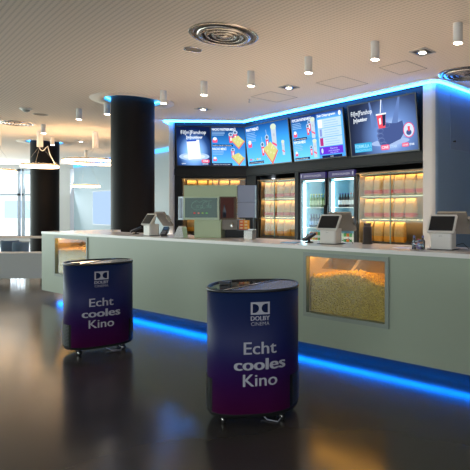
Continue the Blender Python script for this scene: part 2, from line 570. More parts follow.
# blue light line at the ceiling, following the menu wall
def strip(pts, name, label, z0, z1, depth, m, closed=False):
    """ribbon with thickness following a floor plan path"""
    P = [Vector(p) for p in pts]; n = len(P); A = []; B = []
    for i in range(n):
        d1 = (P[i] - P[i - 1]).normalized() if i > 0 else (P[1] - P[0]).normalized()
        d2 = (P[i + 1] - P[i]).normalized() if i < n - 1 else d1
        nrm = Vector((d1.y + d2.y, -d1.x - d2.x)); nrm = nrm.normalized() / max(0.4, math.cos(d1.angle(d2) / 2))
        A.append(P[i]); B.append(P[i] + nrm * depth)
    q = MB()
    for i in range(n - 1):
        v = [(*A[i], z0), (*A[i + 1], z0), (*B[i + 1], z0), (*B[i], z0), (*A[i], z1), (*A[i + 1], z1), (*B[i + 1], z1), (*B[i], z1)]
        q.add(v, [(0, 1, 2, 3), (4, 7, 6, 5), (0, 4, 5, 1), (2, 6, 7, 3), (0, 3, 7, 4), (1, 5, 6, 2)], m)
    o = q.build(name)
    return tag(o, label, 'light strip')
def strip_path(o):
    p = [fr(LO, LA, -0.02 - o, 1.6)[:2], fr(LO, LA, -0.02 - o, -0.06 - o)[:2], fr(LO, LA, 0.10, -0.06 - o)[:2], fr(LO, LA, 1.72, -0.06 - o)[:2]]
    p += [fr(MO, MA, 0.06, -0.05 - o)[:2], fr(MO, MA, 5.10, -0.05 - o)[:2]]
    p += [fr(MO, MA, 5.12 + (0.10 + o) * math.sin(R(a)), 0.05 - (0.10 + o) * math.cos(R(a)))[:2] for a in (20, 45, 70, 90)] + [fr(MO, MA, 5.22 + o, 4.8)[:2]]
    return p
strip(strip_path(0.06), 'light_strip', 'bright cyan light line where the menu wall meets the ceiling', ZC - 0.060, ZC - 0.022, 0.02, CYAN_LED)
struct(strip(strip_path(0.0), 'glow_shield_lip', 'added lip shielding the ceiling from the light line', ZC - 0.020, ZC - 0.002, 0.16, mat('shield_lip_paint', (0.80, 0.70, 0.60), 0.7)))  # lip added above the strip to keep its glow off the ceiling
for k in ('label', 'category'):
    del bpy.data.objects['glow_shield_lip'][k]

# ------------------------------------------------------------------ bar counter
ct = thing('bar_counter', 'long pale green-grey bar counter lit blue along its foot', 'counter', (*CO, 0), R(CA))
LEN = 10.2
WINS = [(0.47, 1.41, 0.418, 0.966), (5.563, 6.448, 0.418, 0.957)]
mb = MB()
xs = 0.0
for x0, x1, z0, z1 in WINS:
    mb.box(xs, x0, 0, 0.03, 0.12, TOP - 0.034, COUNTER)
    mb.box(x0, x1, 0, 0.03, 0.12, z0, COUNTER); mb.box(x0, x1, 0, 0.03, z1, TOP - 0.034, COUNTER)
    xs = x1
mb.box(xs, LEN, 0, 0.03, 0.12, TOP - 0.034, COUNTER)
# end panel and underside
e0 = Vector((0.0, 0.0)); ed = Vector((math.cos(R(47.5 + 33.849)), math.sin(R(47.5 + 33.849))))
mb.add([(0, 0.03, 0.12), (0, 0.03, TOP - 0.034), (ed.x * 1.06, ed.y * 1.06, TOP - 0.034), (ed.x * 1.06, ed.y * 1.06, 0.12)], [(0, 1, 2, 3)], COUNTER)
mb.prism([(0.005, 0.001), (LEN, 0.001), (LEN, 0.43), (0.72, 0.43), (0.42, 0.98), (ed.x * 1.0, ed.y * 1.0)], 0.121, 0.135, mat('underside_white', (0.7, 0.7, 0.7), 0.5))
mb.build('front_panel', ct)
mb = MB()
mb.prism([(-0.004, -0.006), (LEN, -0.006), (LEN, 0.62), (0.75, 0.64), (0.42, 1.06), (ed.x * 1.07 - 0.004, ed.y * 1.07)], TOP - 0.034, TOP, SLAB)
mb.build('countertop', ct, bevel=0.004)
mb = MB(); mb.box(0.50, LEN, 0.42, 0.60, 0, 0.1205, KICK); mb.box(0.50, 0.60, 0.6, 0.95, 0, 0.1205, KICK)
mb.build('plinth', ct)
mb = MB(); mb.box(0.17, LEN, 0.155, 0.180, 0.104, 0.1205, BLUE_LED)
mb.box(0, 0.8, 0, 0.025, 0.104, 0.1205, BLUE_LED, Matrix.Translation((0.17, 0.18, 0)) @ Matrix.Rotation(R(47.5 + 33.849), 4, 'Z'))
mb.build('light_strip', ct)
mb = MB(); mb.box(0.3, LEN, 0.56, 0.58, 0.12, TOP - 0.034, BLACK); mb.build('rear_panel', ct)

KERNEL = mat('popcorn_kernels', (0.52, 0.38, 0.075), 0.75, vary=0.35, bscale=70)
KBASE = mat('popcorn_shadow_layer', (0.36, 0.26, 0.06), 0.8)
def popcorn_window(x0, x1, z0, z1, idx):
    which = ['left', 'right'][idx]
    hw = (x1 - x0) / 2
    q = MB(); t = 0.038
    for a in ((-hw - t, -hw, z0 - t, z1 + t), (hw, hw + t, z0 - t, z1 + t), (-hw, hw, z1, z1 + t), (-hw, hw, z0 - t, z0)):
        q.box(a[0], a[1], -0.012, -0.0005, a[2], a[3], FRAME_G)
    bx = q.build('popcorn_window', ct, loc=((x0 + x1) / 2, 0, 0))
    bx['label'] = ['small popcorn window at the left end', 'large popcorn window at the right'][idx]
    INN = mat('bin_steel', (0.40, 0.34, 0.24), 0.4, 0.2)
    q = MB()
    q.box(-hw, hw, 0.48, 0.49, z0, z1 + 0.02, INN); q.box(-hw, -hw + 0.01, 0.03, 0.48, z0, z1 + 0.02, INN)
    q.box(hw - 0.01, hw, 0.03, 0.48, z0, z1 + 0.02, INN); q.box(-hw, hw, 0.03, 0.49, z0 - 0.01, z0, INN)
    q.box(-hw, hw, 0.03, 0.49, z1 + 0.021, z1 + 0.03, INN)
    q.build('bin', bx)
    q = MB()
    Mx = Matrix.Translation((0.0, 0.30, z1 - 0.07)) @ Matrix.Rotation(R(35), 4, 'X')
    q.box(-hw + 0.02, hw - 0.02, -0.12, 0.13, 0, 0.006, CHROME, Mx)
    q.box(-0.06, -0.035, -0.14, 0.14, 0.006, 0.016, INN, Mx)
    q.build('hinged_flap', bx)
    q = MB(); q.box(-hw + 0.03, hw - 0.03, 0.05, 0.08, z1 + 0.004, z1 + 0.016, glow((1.0, 0.45, 0.06), 18))
    q.box(-hw + 0.03, hw - 0.03, 0.44, 0.465, z1 - 0.09, z1 - 0.075, glow((1.0, 0.45, 0.06), 18))
    q.build('warming_light', bx)
    q = MB(); q.box(-hw, hw, 0.012, 0.018, z0, z1, GLASS); q.build('pane', bx)
    # heap
    def hz(x, y):
        f_ = 0.72 - 0.10 * ((x + 0.04) / hw) ** 2 + 0.03 * math.sin(x * 9 + idx) 
        return z0 + (z1 - z0) * f_
    q = MB(); rnd = random.Random(3 + idx)
    nx, ny = 24, 10
    vs = []; fs = []
    for j in range(ny + 1):
        for i in range(nx + 1):
            x = -hw + 0.012 + (2 * hw - 0.024) * i / nx; y = 0.045 + 0.42 * j / ny
            vs.append((x, y, hz(x, y) - 0.012))
    for j in range(ny):
        for i in range(nx):
            a = j * (nx + 1) + i
            fs.append((a, a + 1, a + nx + 2, a + nx + 1))
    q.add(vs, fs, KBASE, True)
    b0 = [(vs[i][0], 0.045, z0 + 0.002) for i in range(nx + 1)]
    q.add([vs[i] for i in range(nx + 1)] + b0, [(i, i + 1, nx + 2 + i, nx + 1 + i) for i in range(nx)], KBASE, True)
    base = []
    g = (1 + 5 ** 0.5) / 2
    for a in (-1, 1):
        for b in (-g, g):
            base += [(0, a, b), (a, b, 0), (b, 0, a)]
    ico = bmesh.new(); bmesh.ops.create_icosphere(ico, subdivisions=1, radius=1)
    iv = [v.co.copy() for v in ico.verts]; ifc = [tuple(v.index for v in f.verts) for f in ico.faces]; ico.free()
    def puff(x, y, z):
        r0 = rnd.uniform(0.008, 0.0125)
        for _ in range(2):
            ox, oy, oz = (rnd.uniform(-0.007, 0.007) for _ in range(3))
            sc = r0 * rnd.uniform(0.6, 0.95)
            q.add([(x + ox + p.x * sc * rnd.uniform(.8, 1.2), y + oy + p.y * sc, z + oz + p.z * sc * rnd.uniform(.8, 1.2)) for p in iv], ifc, KERNEL, True)
    for _ in range(1700):                       # seen against the pane
        x = rnd.uniform(-hw + 0.022, hw - 0.022); z = rnd.uniform(z0 + 0.018, hz(x, 0.05))
        puff(x, rnd.uniform(0.043, 0.052), z)
    for _ in range(650):                       # top of the heap
        x = rnd.uniform(-hw + 0.022, hw - 0.022); y = rnd.uniform(0.05, 0.42)
        puff(x, y, hz(x, y) + rnd.uniform(-0.004, 0.01))
    o = q.build('popcorn', loc=fr(CO, CA, (x0 + x1) / 2, 0, 0), rz=R(CA))
    tag(o, 'heap of popcorn behind the %s' % ['small window at the left end of the counter', 'large window in the right of the counter'][idx], 'popcorn')
    o['kind'] = 'stuff'
for i, wn in enumerate(WINS):
    popcorn_window(*wn, i)

# ------------------------------------------------------------------ promotional drum coolers
WRAP = wrap_mat()
A_, B_, N_ = 0.306, 0.262, 2.6
def sup(t, a=A_, b=B_):
    c, s_ = math.cos(t), math.sin(t)
    return (a * math.copysign(abs(c) ** (2 / N_), c), b * math.copysign(abs(s_) ** (2 / N_), s_))
def fronty(x, off=0.0):
    x = max(-A_ * 0.999, min(A_ * 0.999, x))
    return -(B_) * (1 - abs(x / A_) ** N_) ** (1 / N_) - off
def drum(loc, rz, label, toff):
    t = thing('drum_cooler', label, 'drum cooler', loc, rz, 'printed drum coolers in front of the counter')
    K = 96
    def ring(z, k=1.0):
        return [(*[c * k for c in sup(2 * PI * i / K)], z) for i in range(K)]
    q = MB(); q.loft([ring(0.085), ring(0.868)], WRAP); q.build('printed_body', t)
    q = MB(); q.loft([ring(0.066, 0.985), ring(0.085, 1.004), ring(0.090, 1.004)], RUBBER); q.build('base_ring', t)
    q = MB(); q.loft([ring(0.868, 1.0), ring(0.868, 1.012), ring(0.880, 1.014), ring(0.886, 1.006), ring(0.886, 0.955), ring(0.876, 0.950)], mat('black_gloss_rim', (0.014, 0.014, 0.016), 0.3), caps=False)
    q.build('top_rim', t)
    LIDM = mat('tinted_lid_glass', (0.03, 0.035, 0.04), 0.05, spec=0.9)
    LIDF = mat('frosted_lid', (0.16, 0.15, 0.17), 0.22)
    for nm, m_, s0, s1, z in (('sliding_lid', LIDM, 60, 240, 0.8765), ('sliding_lid', LIDF, -120, 60, 0.881)):
        pts = [sup(R(s0 + (s1 - s0) * k / 48), A_ * 0.95, B_ * 0.95) for k in range(49)]
        q = MB(); q.prism(pts, z - 0.004, z, m_); q.build(nm, t)
    q = MB(); p0, p1 = sup(R(60), A_ * 0.94, B_ * 0.94), sup(R(240), A_ * 0.94, B_ * 0.94)
    q.tube([(*p0, 0.884), (*p1, 0.884)], 0.004, CHROME); q.build('lid_edge', t)
    q = MB(); q.rbox(-0.24, -0.16, 0.04, 0.10, 0.882, 0.898, DARK, 0.01); q.build('lid_lock', t)
    for s in (-1, 1):
        q = MB()
        arc = []
        for k in range(13):
            a = R(-40 + 70 * k / 12)
            x, y = sup(a, A_ + 0.001, B_ + 0.001)
            arc.append((s * x, y))
        inn = [(x * 0.975, y * 0.975) for x, y in arc]
        q.prism(arc + inn[::-1], 0.092, 0.305, RUBBER)
        for i in range(15):
            z = 0.104 + i * 0.0136
            o2 = [(x * 1.012, y * 1.012) for x, y in arc[1:-1]]
            q.prism(o2 + [(x * 0.99, y * 0.99) for x, y in arc[1:-1]][::-1], z, z + 0.005, DARK)
        q.build('side_grille', t)
    for cxx, cyy in ((-0.19, -0.16), (0.19, -0.16), (-0.19, 0.16), (0.19, 0.16)):
        q = MB()
        q.box(cxx - 0.025, cxx + 0.025, cyy - 0.025, cyy + 0.025, 0.055, 0.066, DARK)
        q.tube([(cxx, cyy, 0.058), (cxx + 0.012, cyy + 0.004, 0.03)], 0.006, DARK)
        Mw = Matrix.Translation((cxx + 0.012, cyy, 0.0245)) @ Matrix.Rotation(R(35), 4, 'Z') @ Matrix.Rotation(PI / 2, 4, 'Y')
        q.lathe([(0.010, -0.012), (0.024, -0.010), (0.024, 0.010), (0.010, 0.012)], RUBBER, 20, M=Mw)
        q.lathe([(0.0, -0.0135), (0.011, -0.0135), (0.011, 0.0135), (0.0, 0.0135)], CHROME, 12, M=Mw)
        q.build('caster', t)
    q = MB()
    q.tube([(0.05, -0.02, 0.066), (0.06, -0.10, 0.02), (0.10, -0.16, 0.007), (0.17, -0.20, 0.006), (0.20, -0.12, 0.007), (0.16, -0.02, 0.03), (0.15, 0.0, 0.066)], 0.004, mat('grey_cable', (0.3, 0.3, 0.32), 0.5), 6)
    q.build('power_cable', t)
    # print: arc length table along the front
    tab = [(0.0, 0.0)]; x = 0; L = 0
    while x < 0.29:
        x2 = x + 0.002; L += math.hypot(0.002, fronty(x2) - fronty(x)); x = x2; tab.append((L, x))
    def bx(l):
        s = 1 if l >= 0 else -1; l = abs(l)
        for i in range(len(tab) - 1):
            if tab[i + 1][0] >= l:
                f_ = (l - tab[i][0]) / (tab[i + 1][0] - tab[i][0]); return s * (tab[i][1] + f_ * (tab[i + 1][1] - tab[i][1]))
        return s * tab[-1][1]
    def put(q, pts, fs, m, off):
        q.add([(bx(a + toff), fronty(bx(a + toff), off), z) for a, z in pts], fs, m)
    def word(q, txt, size, z, width, bold, m=LETTER):
        v, f = text_geo(txt, size, min(bold, 0.0))
        xs = [a for a, b in v]; c = (min(xs) + max(xs)) / 2; k = width / (max(xs) - min(xs))
        for n_ in range(5 if bold > 0 else 1):
            d_ = (n_ - 2) * bold * 0.55 if bold > 0 else 0
            put(q, [((a - c) * k + d_, z + b + (abs(d_) * 0.3)) for a, b in v], f, m, 0.0022 + 0.0001 * n_)
    q = MB()
    word(q, 'Echt', 0.113, 0.474, 0.205, 0.0016)
    word(q, 'cooles', 0.105, 0.372, 0.325, 0.0042)
    word(q, 'Kino', 0.113, 0.268, 0.215, 0.0015)
    q.build('lettering', t)
    q = MB()
    def cols(x0, x1, lo, hi, m, off, n=14):
        pts = []
        for i in range(n + 1):
            x = x0 + (x1 - x0) * i / n
            pts += [(x, lo(x)), (x, hi(x))]
        put(q, pts, [(2 * i, 2 * i + 2, 2 * i + 3, 2 * i + 1) for i in range(n)], m, off)
    cols(-0.060, 0.060, lambda x: 0.728, lambda x: 0.808, LETTER, 0.0020)
    NAVY = mat('navy_print', (0.003, 0.008, 0.04), 0.7, spec=0.1)
    zc, rr = 0.768, 0.029
    for s in (-1, 1):
        def hh(x, s=s):
            d = (abs(x) - 0.048)            # flat side outside, round side towards the middle
            k = (0.048 - abs(x)) - 0.010
            return rr if k <= 0 else rr * math.sqrt(max(0, 1 - (k / 0.030) ** 2))
        x0, x1 = (-0.048, -0.0085) if s < 0 else (0.0085, 0.048)
        cols(x0, x1, lambda x: zc - hh(x), lambda x: zc + hh(x), NAVY, 0.0028)
    word(q, 'DOLBY', 0.040, 0.690, 0.118, 0.0012)
    word(q, 'CINEMA', 0.034, 0.657, 0.116, -0.0003)
    q.build('logo', t)
    return t
drum((-0.772, 3.37, 0), R(8), 'nearer navy and purple drum cooler reading Echt cooles Kino, at the centre', 0.063)
drum((-2.69, 4.90, 0), R(34), 'farther navy and purple drum cooler reading Echt cooles Kino, on the left', 0.0)

# ------------------------------------------------------------------ menu screens
SCR = 0.92
def screen_root(O, deg, x0, x1, z0, z1, label, bottom_y=-0.045, tilt=7):
    """display thing hinged at its lower edge, leaning forward"""
    t = thing('menu_screen', label, 'screen', fr(O, deg, (x0 + x1) / 2, bottom_y, z0), R(deg), 'menu screens above the cabinets')
    t.rotation_euler = (R(tilt), 0, R(deg))
    W, H = (x1 - x0), (z1 - z0)
    q = MB()
    q.box(-W / 2 - 0.02, W / 2 + 0.02, 0.002, 0.045, -0.02, H + 0.02, mat('screen_bezel', (0.01, 0.01, 0.012), 0.3))
    q.build('bezel', t)
    return t, W, H
WT = glow((0.85, 0.92, 1.0), 0.80)
def g(c, k=1.0):
    return glow(c, round(k * 0.66, 2))
PINK = g((0.95, 0.12, 0.25)); PALE = g((0.55, 0.75, 1.0)); DKB = g((0.01, 0.02, 0.09)); CREAM = g((0.80, 0.85, 0.80)); YEL = g((0.72, 0.72, 0.26)); REDG = g((0.9, 0.10, 0.15)); LINE = g((0.35, 0.60, 0.95))
def nachos(q, cx, cz, s):
    flat(q, [(cx - 0.16 * s, cz + 0.05 * s), (cx + 0.02 * s, cz + 0.13 * s), (cx + 0.17 * s, cz + 0.02 * s), (cx + 0.03 * s, cz - 0.16 * s)], g((0.85, 0.25, 0.2)), -0.0035)
    flat(q, [(cx - 0.15 * s, cz + 0.07 * s), (cx + 0.02 * s, cz + 0.15 * s), (cx + 0.15 * s, cz + 0.03 * s), (cx + 0.02 * s, cz - 0.12 * s)], YEL, -0.004)
    rnd = random.Random(5)
    for k in range(7):
        a, b = cx + rnd.uniform(-0.08, 0.07) * s, cz + rnd.uniform(-0.04, 0.08) * s
        flat(q, [(a, b), (a + 0.04 * s, b + 0.01 * s), (a + 0.015 * s, b + 0.04 * s)], g((0.85, 0.85, 0.45)), -0.0045)
def cup(q, cx, cz, s, straw=True):
    if straw:
        flat(q, [(cx - 0.004 * s, cz + 0.12 * s), (cx + 0.006 * s, cz + 0.12 * s), (cx - 0.008 * s, cz + 0.27 * s), (cx - 0.018 * s, cz + 0.27 * s)], PALE, -0.003)
    flat(q, [(cx - 0.05 * s, cz + 0.12 * s), (cx + 0.05 * s, cz + 0.12 * s), (cx + 0.035 * s, cz - 0.10 * s), (cx - 0.035 * s, cz - 0.10 * s)], REDG, -0.0032)
    disc(q, cx, cz + 0.12 * s, 0.06 * s, 0.05 * s, PALE, -0.0034)
    disc(q, cx, cz + 0.12 * s, 0.035 * s, 0.030 * s, g((0.10, 0.16, 0.30)), -0.0038)
    flat(q, [(cx - 0.012 * s, cz + 0.04 * s), (cx + 0.025 * s, cz + 0.04 * s), (cx + 0.015 * s, cz - 0.05 * s), (cx - 0.010 * s, cz - 0.05 * s)], WT, -0.0040)
def popbag(q, cx, cz, s):
    flat(q, [(cx - 0.075 * s, cz + 0.20 * s), (cx + 0.075 * s, cz + 0.20 * s), (cx + 0.060 * s, cz - 0.24 * s), (cx - 0.060 * s, cz - 0.24 * s)], g((0.62, 0.72, 0.82)), -0.0030)
    disc(q, cx, cz + 0.21 * s, 0.085 * s, 0.055 * s, g((0.72, 0.85, 0.68)), -0.0034)
    flat(q, [(cx - 0.065 * s, cz - 0.06 * s), (cx + 0.066 * s, cz - 0.12 * s), (cx + 0.063 * s, cz - 0.16 * s), (cx - 0.064 * s, cz - 0.10 * s)], PINK, -0.0036)
    disc(q, cx, cz + 0.06 * s, 0.028 * s, 0.03 * s, g((0.50, 0.60, 0.72)), -0.0037, 12)
def bodytext(q, x, z, w_, n, dz=0.032):
    rnd = random.Random(int(x * 100) + n)
    for k in range(n):
        quad(q, x, x + w_ * rnd.uniform(0.75, 1.0), z - k * dz - 0.012, z - k * dz, LINE, -0.002)
def badge(q, x, z, s=1.0):
    flat(q, [(x, z), (x + 0.10 * s, z), (x + 0.11 * s, z + 0.07 * s), (x - 0.005 * s, z + 0.07 * s)], PINK, -0.003)
    disc(q, x + 0.05 * s, z + 0.085 * s, 0.042 * s, 0.035 * s, WT, -0.0032)

# screen 1 (left, two panels side by side)
t, W, H = screen_root(LO, LA, 0.178, 1.721, 2.42, 3.29, 'leftmost menu screen with a film poster beside two nacho offers', tilt=7)
q = MB()
quad(q, -W / 2, -0.015, 0, H, picture('spotlit_poster_picture', [(0, (0.70, 0.85, 1.0)), (0.35, (0.22, 0.45, 0.90)), (0.75, (0.02, 0.06, 0.20)), (1, (0.004, 0.010, 0.045))], 0, 1, SCR, (-W / 4 - 0.01, H * 0.34, W * 0.29, H * 0.62)), 0.0005)
cx = -W / 4
disc(q, cx, 0.20, 0.34, 0.09, g((0.45, 0.65, 1.0)), -0.0006, 32)
disc(q, cx, 0.20, 0.25, 0.06, g((0.75, 0.88, 1.0)), -0.0010, 32)
flat(q, [(cx - 0.16, 0.56), (cx + 0.12, 0.58), (cx + 0.15, 0.16), (cx - 0.13, 0.13)], g((0.86, 0.92, 1.0), 1.2), -0.0016)
flat(q, [(cx - 0.16, 0.57), (cx + 0.06, 0.585), (cx + 0.06, 0.55), (cx - 0.155, 0.535)], g((0.02, 0.08, 0.55)), -0.002)
add_text(q, 'Fil[m]Fanshop', cx, 0.71, 0.115, WT, -0.003, 0.56, 0.0)
add_text(q, '[m]outdoor', cx + 0.02, 0.61, 0.085, WT, -0.003, 0.36, 0.002)
q.rbox(cx + 0.16, cx + 0.34, -0.0025, -0.002, 0.06, 0.135, PINK, 0.03, 4, None, 'y')
add_text(q, 'CINE', cx + 0.25, 0.080, 0.055, WT, -0.0035, 0.12, 0.001); add_text(q, 'STAR', cx + 0.25, 0.020, 0.045, WT, -0.0035, 0.13)
add_text(q, 'open', cx - 0.24, 0.03, 0.05, WT, -0.0035, 0.09)
x0 = 0.012
quad(q, x0, W / 2, H / 2, H, picture('nacho_offer_upper_picture', [(0, (0.03, 0.22, 0.62)), (1, (0.004, 0.02, 0.10))], H / 2, H, SCR), 0.0005)
quad(q, x0, W / 2, 0, H / 2, picture('nacho_offer_lower_picture', [(0, (0.10, 0.45, 0.90)), (1, (0.03, 0.18, 0.55))], 0, H / 2, SCR), 0.0005)
add_text(q, 'NACHO PARTNER-MENÜ', x0 + 0.02, 0.79, 0.075, WT, -0.003, 0.53, 0.002, align='L')
bodytext(q, x0 + 0.02, 0.76, 0.30, 3)
badge(q, x0 + 0.03, 0.52)
quad(q, x0 + 0.02, x0 + 0.48, 0.435, 0.475, DKB, -0.001); add_text(q, 'Nachos, Dip & 2 Getränke', x0 + 0.03, 0.442, 0.032, WT, -0.002, 0.42, align='L')
add_text(q, 'NACHO MENÜ', x0 + 0.02, 0.35, 0.075, WT, -0.003, 0.31, 0.002, align='L')
bodytext(q, x0 + 0.02, 0.325, 0.26, 3)
badge(q, x0 + 0.03, 0.10, 0.8)
quad(q, x0 + 0.0, x0 + 0.46, 0.0, 0.055, DKB, -0.001); add_text(q, 'Nachos, Dip & Getränk', x0 + 0.03, 0.015, 0.032, WT, -0.002, 0.38, align='L')
cup(q, 0.45, 0.60, 0.85, False); cup(q, 0.55, 0.64, 0.9, False); nachos(q, 0.60, 0.53, 1.0)
cup(q, 0.49, 0.27, 0.75, False); nachos(q, 0.60, 0.15, 0.95)
q.build('display', t)

# screen 2
t, W, H = screen_root(MO, MA, 0.13, 1.66, 2.405, 3.275, 'blue menu screen with large popcorn, nacho and drinks picture, in the wall corner')
q = MB()
BL = picture('party_offer_picture', [(0, (0.12, 0.52, 0.98)), (0.6, (0.04, 0.30, 0.78)), (1, (0.008, 0.07, 0.28))], 0, H, SCR)
quad(q, -W / 2, W / 2, 0, H, BL, 0.0005)
add_text(q, 'PARTYMENÜ', -W / 2 + 0.05, H - 0.11, 0.085, WT, -0.003, 0.46, 0.003, align='L')
bodytext(q, -W / 2 + 0.05, H - 0.15, 0.38, 6, 0.036)
badge(q, -W / 2 + 0.08, 0.40, 1.3)
quad(q, -W / 2 + 0.04, -W / 2 + 0.60, 0.03, 0.085, DKB, -0.001); add_text(q, '2x Popcorn, Nachos, Getränke', -W / 2 + 0.06, 0.045, 0.036, WT, -0.002, 0.52, align='L')
for k, c in enumerate(((0.9, 0.1, 0.2), (0.5, 0.6, 0.9), (0.2, 0.7, 0.4), (0.9, 0.6, 0.1), (0.6, 0.7, 1.0))):
    disc(q, -W / 2 + 0.12 + k * 0.085, 0.13, 0.035, 0.022, g(c), -0.002, 12)
popbag(q, 0.27, 0.53, 1.15)
popbag(q, 0.55, 0.30, 0.62)
cup(q, -0.16, 0.30, 1.1); cup(q, 0.02, 0.44, 1.1)
nachos(q, 0.10, 0.23, 1.6)
q.build('display', t)

# screen 3
t, W, H = screen_root(MO, MA, 1.77, 3.24, 2.405, 3.265, 'menu screen with popcorn offers beside a pale club programme list')
q = MB()
quad(q, -W / 2, 0.02, H / 2, H, picture('popcorn_offer_upper_picture', [(0, (0.06, 0.36, 0.85)), (1, (0.004, 0.02, 0.16))], H / 2, H, SCR), 0.0005)
quad(q, -W / 2, 0.02, 0, H / 2, picture('popcorn_offer_lower_picture', [(0, (0.15, 0.58, 1.0)), (1, (0.04, 0.28, 0.72))], 0, H / 2, SCR), 0.0005)
quad(q, 0.02, W / 2, 0, H, picture('club_list_picture', [(0, (0.06, 0.30, 0.75)), (0.85, (0.10, 0.38, 0.85)), (1, (0.01, 0.03, 0.22))], 0, H, SCR), 0.0005)
add_text(q, 'POPCORN PARTNER-MENÜ', -W / 2 + 0.03, 0.775, 0.075, WT, -0.003, 0.58, 0.002, align='L')
bodytext(q, -W / 2 + 0.03, 0.74, 0.32, 4); badge(q, -W / 2 + 0.05, 0.47)
quad(q, -W / 2 + 0.02, -W / 2 + 0.44, 0.40, 0.45, DKB, -0.001); add_text(q, 'Popcorn & 2 Getränke', -W / 2 + 0.04, 0.412, 0.034, WT, -0.002, 0.38, align='L')
add_text(q, 'POPCORN MENÜ', -W / 2 + 0.03, 0.335, 0.075, WT, -0.003, 0.36, 0.002, align='L')
bodytext(q, -W / 2 + 0.03, 0.31, 0.30, 4); badge(q, -W / 2 + 0.05, 0.09, 0.8)
quad(q, -W / 2 + 0.02, -W / 2 + 0.48, 0.01, 0.055, DKB, -0.001); add_text(q, 'Popcorn & Getränk', -W / 2 + 0.04, 0.02, 0.034, WT, -0.002, 0.38, align='L')
cup(q, -0.24, 0.56, 0.8, False); cup(q, -0.19, 0.63, 0.8, False); popbag(q, -0.09, 0.60, 0.8)
cup(q, -0.19, 0.15, 0.7, False); popbag(q, -0.08, 0.20, 0.72)
add_text(q, 'Dein Clubprogramm', 0.05, 0.785, 0.06, WT, -0.003, 0.50, 0.002, align='L')
disc(q, W / 2 - 0.07, 0.80, 0.035, 0.045, WT, -0.003, 14)
PL = g((0.48, 0.66, 1.0), 1.2)
for k in range(3):
    z = 0.57 - k * 0.175
    quad(q, 0.05, W / 2 - 0.05, z, z + 0.165, PL, -0.0015)
    bodytext(q, 0.22, z + 0.13, 0.40, 3, 0.045)
quad(q, 0.06, 0.17, 0.575, 0.73, WT, -0.002); quad(q, 0.09, 0.15, 0.41, 0.55, g((0.25, 0.35, 0.75)), -0.002); quad(q, 0.08, 0.17, 0.23, 0.38, g((0.50, 0.04, 0.22)), -0.002)
quad(q, 0.05, W / 2 - 0.05, 0.065, 0.205, g((0.16, 0.04, 0.75)), -0.0018)
add_text(q, 'Gewinne', 0.44, 0.155, 0.045, PL, -0.003, 0.20); add_text(q, 'Jetzt anmelden', 0.44, 0.115, 0.04, PL, -0.003, 0.30); add_text(q, 'und sparen', 0.44, 0.08, 0.035, PL, -0.003, 0.22)
disc(q, 0.12, 0.135, 0.03, 0.05, PL, -0.003, 14)
quad(q, 0.10, W / 2 - 0.09, 0.0, 0.045, DKB, -0.001); add_text(q, 'CLUB', 0.37, 0.012, 0.03, WT, -0.002, 0.08)
q.build('display', t)

# screen 4
t, W, H = screen_root(MO, MA, 3.40, 4.89, 2.385, 3.275, 'rightmost menu screen with a fist holding a drinks cup in a spotlight')
q = MB()
quad(q, -W / 2, W / 2, 0, H, picture('cup_spotlight_picture', [(0, (0.60, 0.75, 1.0)), (0.35, (0.14, 0.25, 0.55)), (0.75, (0.035, 0.055, 0.13)), (1, (0.015, 0.022, 0.05))], 0, 1, SCR * 0.9, (0.22, 0.30, 0.95, 0.85)), 0.0005)
for xa, xb, xc, xd in ((0.02, 0.05, 0.02, 0.12), (0.40, 0.44, 0.22, 0.36), (-0.25, -0.22, -0.22, -0.10)):
    flat(q, [(xa, H), (xb, H), (xd, 0.45), (xc, 0.45)], g((0.16, 0.27, 0.60), 0.9), -0.0006)
disc(q, 0.16, 0.17, 0.42, 0.06, g((0.45, 0.60, 0.95), 0.9), -0.0008, 32)
HND = g((0.07, 0.11, 0.30)); HN2 = g((0.13, 0.19, 0.42))
flat(q, [(-0.06, 0.14), (0.12, 0.12), (0.40, 0.20), (0.50, 0.32), (0.46, 0.50), (0.33, 0.47), (0.22, 0.48), (0.06, 0.52), (-0.06, 0.42), (-0.10, 0.28)], HND, -0.0012)
for a, b in ((-0.03, 0.38), (-0.04, 0.30), (-0.02, 0.22), (0.02, 0.15), (0.12, 0.46)):
    disc(q, a, b, 0.075, 0.045, HN2, -0.0016, 16)
    disc(q, a + 0.01, b - 0.006, 0.055, 0.030, HND, -0.0020, 16)
flat(q, [(-0.005, 0.68), (0.012, 0.68), (0.045, 0.90), (0.030, 0.90)], WT, -0.0022)
flat(q, [(-0.09, 0.66), (0.12, 0.66), (0.09, 0.42), (-0.06, 0.42)], REDG, -0.0024)
flat(q, [(0.04, 0.66), (0.12, 0.66), (0.09, 0.46), (0.04, 0.45)], g((0.02, 0.03, 0.08)), -0.0028)
flat(q, [(-0.10, 0.67), (0.13, 0.67), (0.13, 0.645), (-0.10, 0.645)], WT, -0.003)
flat(q, [(-0.04, 0.58), (0.0, 0.60), (0.01, 0.50), (-0.03, 0.48)], WT, -0.0032)
disc(q, 0.58, 0.33, 0.115, 0.125, g((0.85, 0.10, 0.25)), -0.0034, 28); disc(q, 0.58, 0.33, 0.100, 0.110, g((0.70, 0.80, 1.0)), -0.0038, 28)
disc(q, 0.58, 0.29, 0.055, 0.045, HND, -0.004, 16); flat(q, [(0.565, 0.31), (0.605, 0.31), (0.61, 0.39), (0.56, 0.39)], REDG, -0.0044)
add_text(q, 'Fil[m]Fanshop', -W / 2 + 0.06, 0.70, 0.115, WT, -0.003, 0.50, 0.0, align='L')
add_text(q, '[m]outdoor', -W / 2 + 0.11, 0.59, 0.09, WT, -0.003, 0.33, 0.002, align='L')
quad(q, -W / 2 + 0.09, -W / 2 + 0.50, 0.05, 0.21, g((0.05, 0.45, 0.80)), -0.0012)
